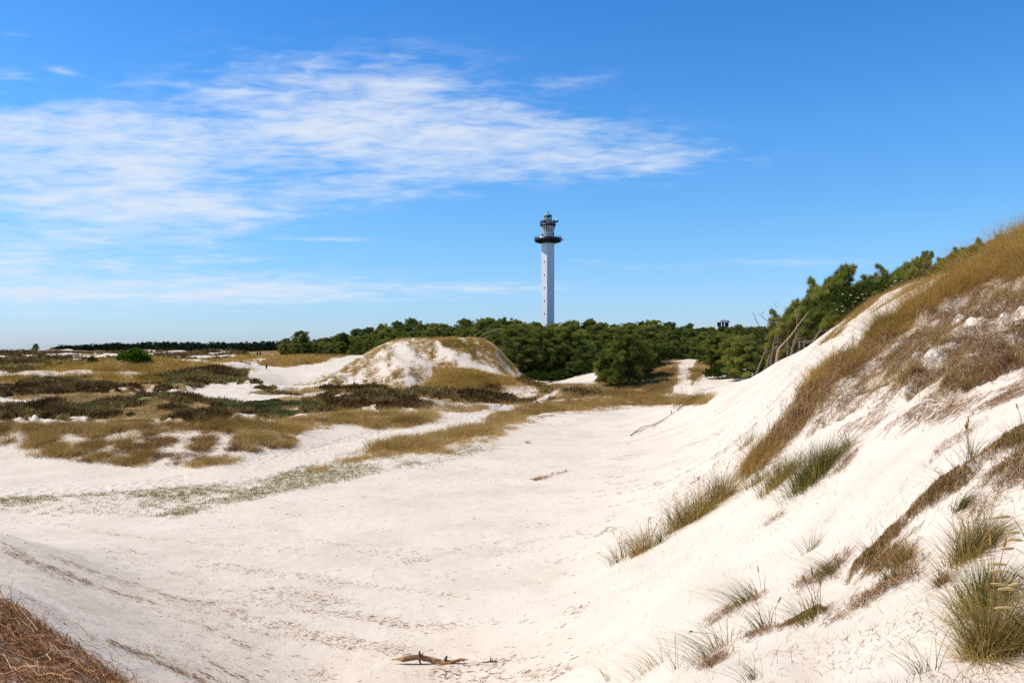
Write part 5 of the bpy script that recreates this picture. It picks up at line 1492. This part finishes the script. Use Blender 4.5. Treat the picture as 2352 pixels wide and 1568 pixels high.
person(591, 818.6, 150, 'person in a blue shirt and dark shorts standing on the far dune', 1.75, cloth('blue_cloth', (.03, .07, .28)), cloth('navy_cloth', (.02, .025, .05)), 'stand', .3)
person(597.5, 818.6, 150, 'person in dark clothes standing beside the blue-shirted one', 1.68, cloth('dark_cloth', (.03, .028, .03)), cloth('black_cloth', (.015, .014, .015)), 'stand', -.3)
person(648.5, 809.5, 150, 'person in a white hat and red-brown clothes on the grassy far mound', 1.75, cloth('red_brown_cloth', (.32, .09, .06)), cloth('maroon_cloth', (.09, .02, .02)), 'stand', .5, cloth('white_cloth', (.75, .74, .70)))
person(653.0, 810.5, 150, 'person in a mint green shirt on the grassy far mound', 1.65, cloth('mint_cloth', (.40, .68, .55)), cloth('dark_green_cloth', (.02, .05, .04)), 'stand', -.4)
person(624.5, 834.5, 120, 'person in pink sitting on the sand below the far mound', 1.75, cloth('pink_cloth', (.72, .20, .20)), cloth('rose_cloth', (.55, .16, .15)), 'sit', -.6)
person(611.5, 850.5, 110, 'small dark figure running down the far sand slope', 1.45, cloth('white_dark_cloth', (.02, .018, .02)), cloth('black_shorts', (.012, .012, .014)), 'run', 1.0)

# ------------------------------------------------------------------ light, sky, camera
EL, AZS = math.radians(56), math.radians(-91)          # sun to the left, a little beyond the lens plane (azimuth from +Y, clockwise)
sd = Vector((math.sin(AZS) * math.cos(EL), math.cos(AZS) * math.cos(EL), math.sin(EL)))
sun = bpy.data.lights.new('sun', 'SUN'); sun.energy = 4.7; sun.angle = math.radians(.53); sun.color = (1, .94, .84)
so = link(bpy.data.objects.new('sun', sun)); so.rotation_euler = (-sd).to_track_quat('-Z', 'Y').to_euler(); so.location = (0, 0, 60)

w = bpy.data.worlds.new('World'); SC.world = w; w.use_nodes = True
nt = w.node_tree; nt.nodes.clear(); L = nt.links.new
wo = N(nt, 'ShaderNodeOutputWorld'); bg = N(nt, 'ShaderNodeBackground')
sky = N(nt, 'ShaderNodeTexSky', sky_type='NISHITA'); sky.sun_disc = False; sky.sun_elevation = EL; sky.sun_rotation = AZS
sky.air_density = 1.0; sky.dust_density = .4; sky.ozone_density = 2.2; sky.altitude = 0
tc = N(nt, 'ShaderNodeTexCoord'); sx = N(nt, 'ShaderNodeSeparateXYZ'); L(tc.outputs['Generated'], sx.inputs[0])
yc = math_n(nt, 'MAXIMUM', sx.outputs[1], .02)
px = math_n(nt, 'DIVIDE', sx.outputs[0], yc); pz = math_n(nt, 'DIVIDE', sx.outputs[2], yc)
front = math_n(nt, 'MULTIPLY', math_n(nt, 'SUBTRACT', sx.outputs[1], .05), 6.0, True)


def gauss(u, v, su, sv, rot, amp):
    cx, cz = (u - UC) / FD, (VH - v) / FD
    c, s_ = math.cos(rot), math.sin(rot)
    dx = math_n(nt, 'SUBTRACT', px, cx); dz = math_n(nt, 'SUBTRACT', pz, cz)
    a = math_n(nt, 'ADD', math_n(nt, 'MULTIPLY', dx, c / (su / FD)), math_n(nt, 'MULTIPLY', dz, s_ / (su / FD)))
    b_ = math_n(nt, 'ADD', math_n(nt, 'MULTIPLY', dx, -s_ / (sv / FD)), math_n(nt, 'MULTIPLY', dz, c / (sv / FD)))
    q = math_n(nt, 'ADD', math_n(nt, 'MULTIPLY', a, a), math_n(nt, 'MULTIPLY', b_, b_))
    return math_n(nt, 'MULTIPLY', math_n(nt, 'EXPONENT', math_n(nt, 'MULTIPLY', q, -1.0)), amp)


# u, v, half-length, half-height, tilt, strength
CL = [(880, 235, 300, 95, -.10, 1.15), (620, 325, 400, 55, -.02, 1.0), (120, 335, 400, 80, -.10, 1.15), (330, 250, 260, 55, .25, .6), (1150, 318, 360, 72, -.10, .92), (1420, 358, 260, 36, -.02, .55),
      (200, 430, 380, 55, -.05, .95), (830, 425, 230, 34, .03, .8), (330, 480, 330, 40, -.04, .8), (120, 560, 340, 66, 0, .95), (150, 665, 560, 48, 0, .95), (700, 668, 480, 24, .01, .7),
      (1080, 660, 260, 10, 0, .4), (740, 548, 90, 5, 0, .75), (1370, 598, 60, 5, 0, .5), (1300, 185, 120, 14, .15, .22), (30, 172, 60, 12, -.2, .45), (150, 163, 40, 9, -.2, .4), (1700, 605, 330, 12, .02, .28), (460, 595, 120, 7, 0, .4), (0, 80, 60, 8, 0, .3)]
dens = None
for a in CL:
    q = gauss(*a); dens = q if dens is None else math_n(nt, 'ADD', dens, q)
dens = math_n(nt, 'MINIMUM', dens, 1.25)
cmb = N(nt, 'ShaderNodeCombineXYZ')
# features get flatter and finer towards the horizon, as on a cloud layer overhead
pzs = math_n(nt, 'POWER', math_n(nt, 'MAXIMUM', pz, .001), .62)
L(px, cmb.inputs[0]); L(pzs, cmb.inputs[1])


def cnoise(sx_, sy_, detail, rough, dist=0.0):
    mp = N(nt, 'ShaderNodeMapping'); mp.inputs['Scale'].default_value = (sx_, sy_, 1); mp.inputs['Rotation'].default_value = (0, 0, .04)
    L(cmb.outputs[0], mp.inputs[0])
    n = N(nt, 'ShaderNodeTexNoise'); n.inputs['Scale'].default_value = 1; n.inputs['Detail'].default_value = detail; n.inputs['Roughness'].default_value = rough; n.inputs['Distortion'].default_value = dist
    L(mp.outputs[0], n.inputs['Vector']); return n.outputs['Fac']


nA = cnoise(6.5, 34, 9, .58, .5); nB = cnoise(19, 84, 6, .6, .5); nC = cnoise(4, 12, 3, .5)
tex = math_n(nt, 'ADD', math_n(nt, 'ADD', math_n(nt, 'MULTIPLY', nA, 1.0), math_n(nt, 'MULTIPLY', nB, .85)), math_n(nt, 'MULTIPLY', nC, .5))   # mean ~1.02
cl = math_n(nt, 'ADD', math_n(nt, 'MULTIPLY', dens, .62), math_n(nt, 'MULTIPLY', math_n(nt, 'SUBTRACT', tex, 1.17), 1.5))
mr = N(nt, 'ShaderNodeMapRange', interpolation_type='SMOOTHSTEP'); mr.inputs['From Min'].default_value = -.05; mr.inputs['From Max'].default_value = 1.22; mr.inputs['To Max'].default_value = .92
L(cl, mr.inputs[0])
fac = math_n(nt, 'MULTIPLY', math_n(nt, 'MULTIPLY', mr.outputs[0], front), math_n(nt, 'MULTIPLY', dens, 3.0, True))
hs = N(nt, 'ShaderNodeHueSaturation'); hs.inputs['Saturation'].default_value = 1.15; hs.inputs['Value'].default_value = 1.0; L(sky.outputs[0], hs.inputs['Color'])
mx = N(nt, 'ShaderNodeMix', data_type='RGBA'); L(fac, mx.inputs[0]); 
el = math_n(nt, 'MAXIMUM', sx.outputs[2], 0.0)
tint = ramp(nt, [(0, (.86, 1.08, 1.78)), (.05, (.86, 1.15, 1.66)), (.14, (.84, 1.30, 1.66)), (.26, (.74, 1.38, 1.84)), (.42, (.52, 1.24, 1.86)), (.62, (.22, .55, .85)), (1, (.2, .45, .7))], el)  # unseen sky overhead dimmed on purpose, to deepen shade on the ground
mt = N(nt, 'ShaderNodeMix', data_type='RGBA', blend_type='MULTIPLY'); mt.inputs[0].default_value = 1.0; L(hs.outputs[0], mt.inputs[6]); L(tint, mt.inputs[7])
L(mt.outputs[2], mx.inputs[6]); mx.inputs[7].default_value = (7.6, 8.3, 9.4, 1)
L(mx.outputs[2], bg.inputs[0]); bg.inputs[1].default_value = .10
L(bg.outputs[0], wo.inputs[0])

cam = bpy.data.cameras.new('camera'); cam.sensor_width = 36; cam.lens = 28.0; cam.shift_y = 9.25 / 1024
cam.clip_start = .1; cam.clip_end = 100000
co = link(bpy.data.objects.new('camera', cam)); co.rotation_euler = (math.radians(90), 0, 0)
SC.camera = co
SC.view_settings.view_transform = 'Standard'; SC.view_settings.look = 'None'; SC.view_settings.exposure = 0.0; SC.view_settings.gamma = 1
SC.render.engine = 'CYCLES'
SC.cycles.sample_clamp_indirect = 4; SC.cycles.max_bounces = 6; SC.cycles.diffuse_bounces = 3; SC.cycles.transmission_bounces = 3; SC.cycles.use_denoising = False; SC.cycles.adaptive_threshold = .005
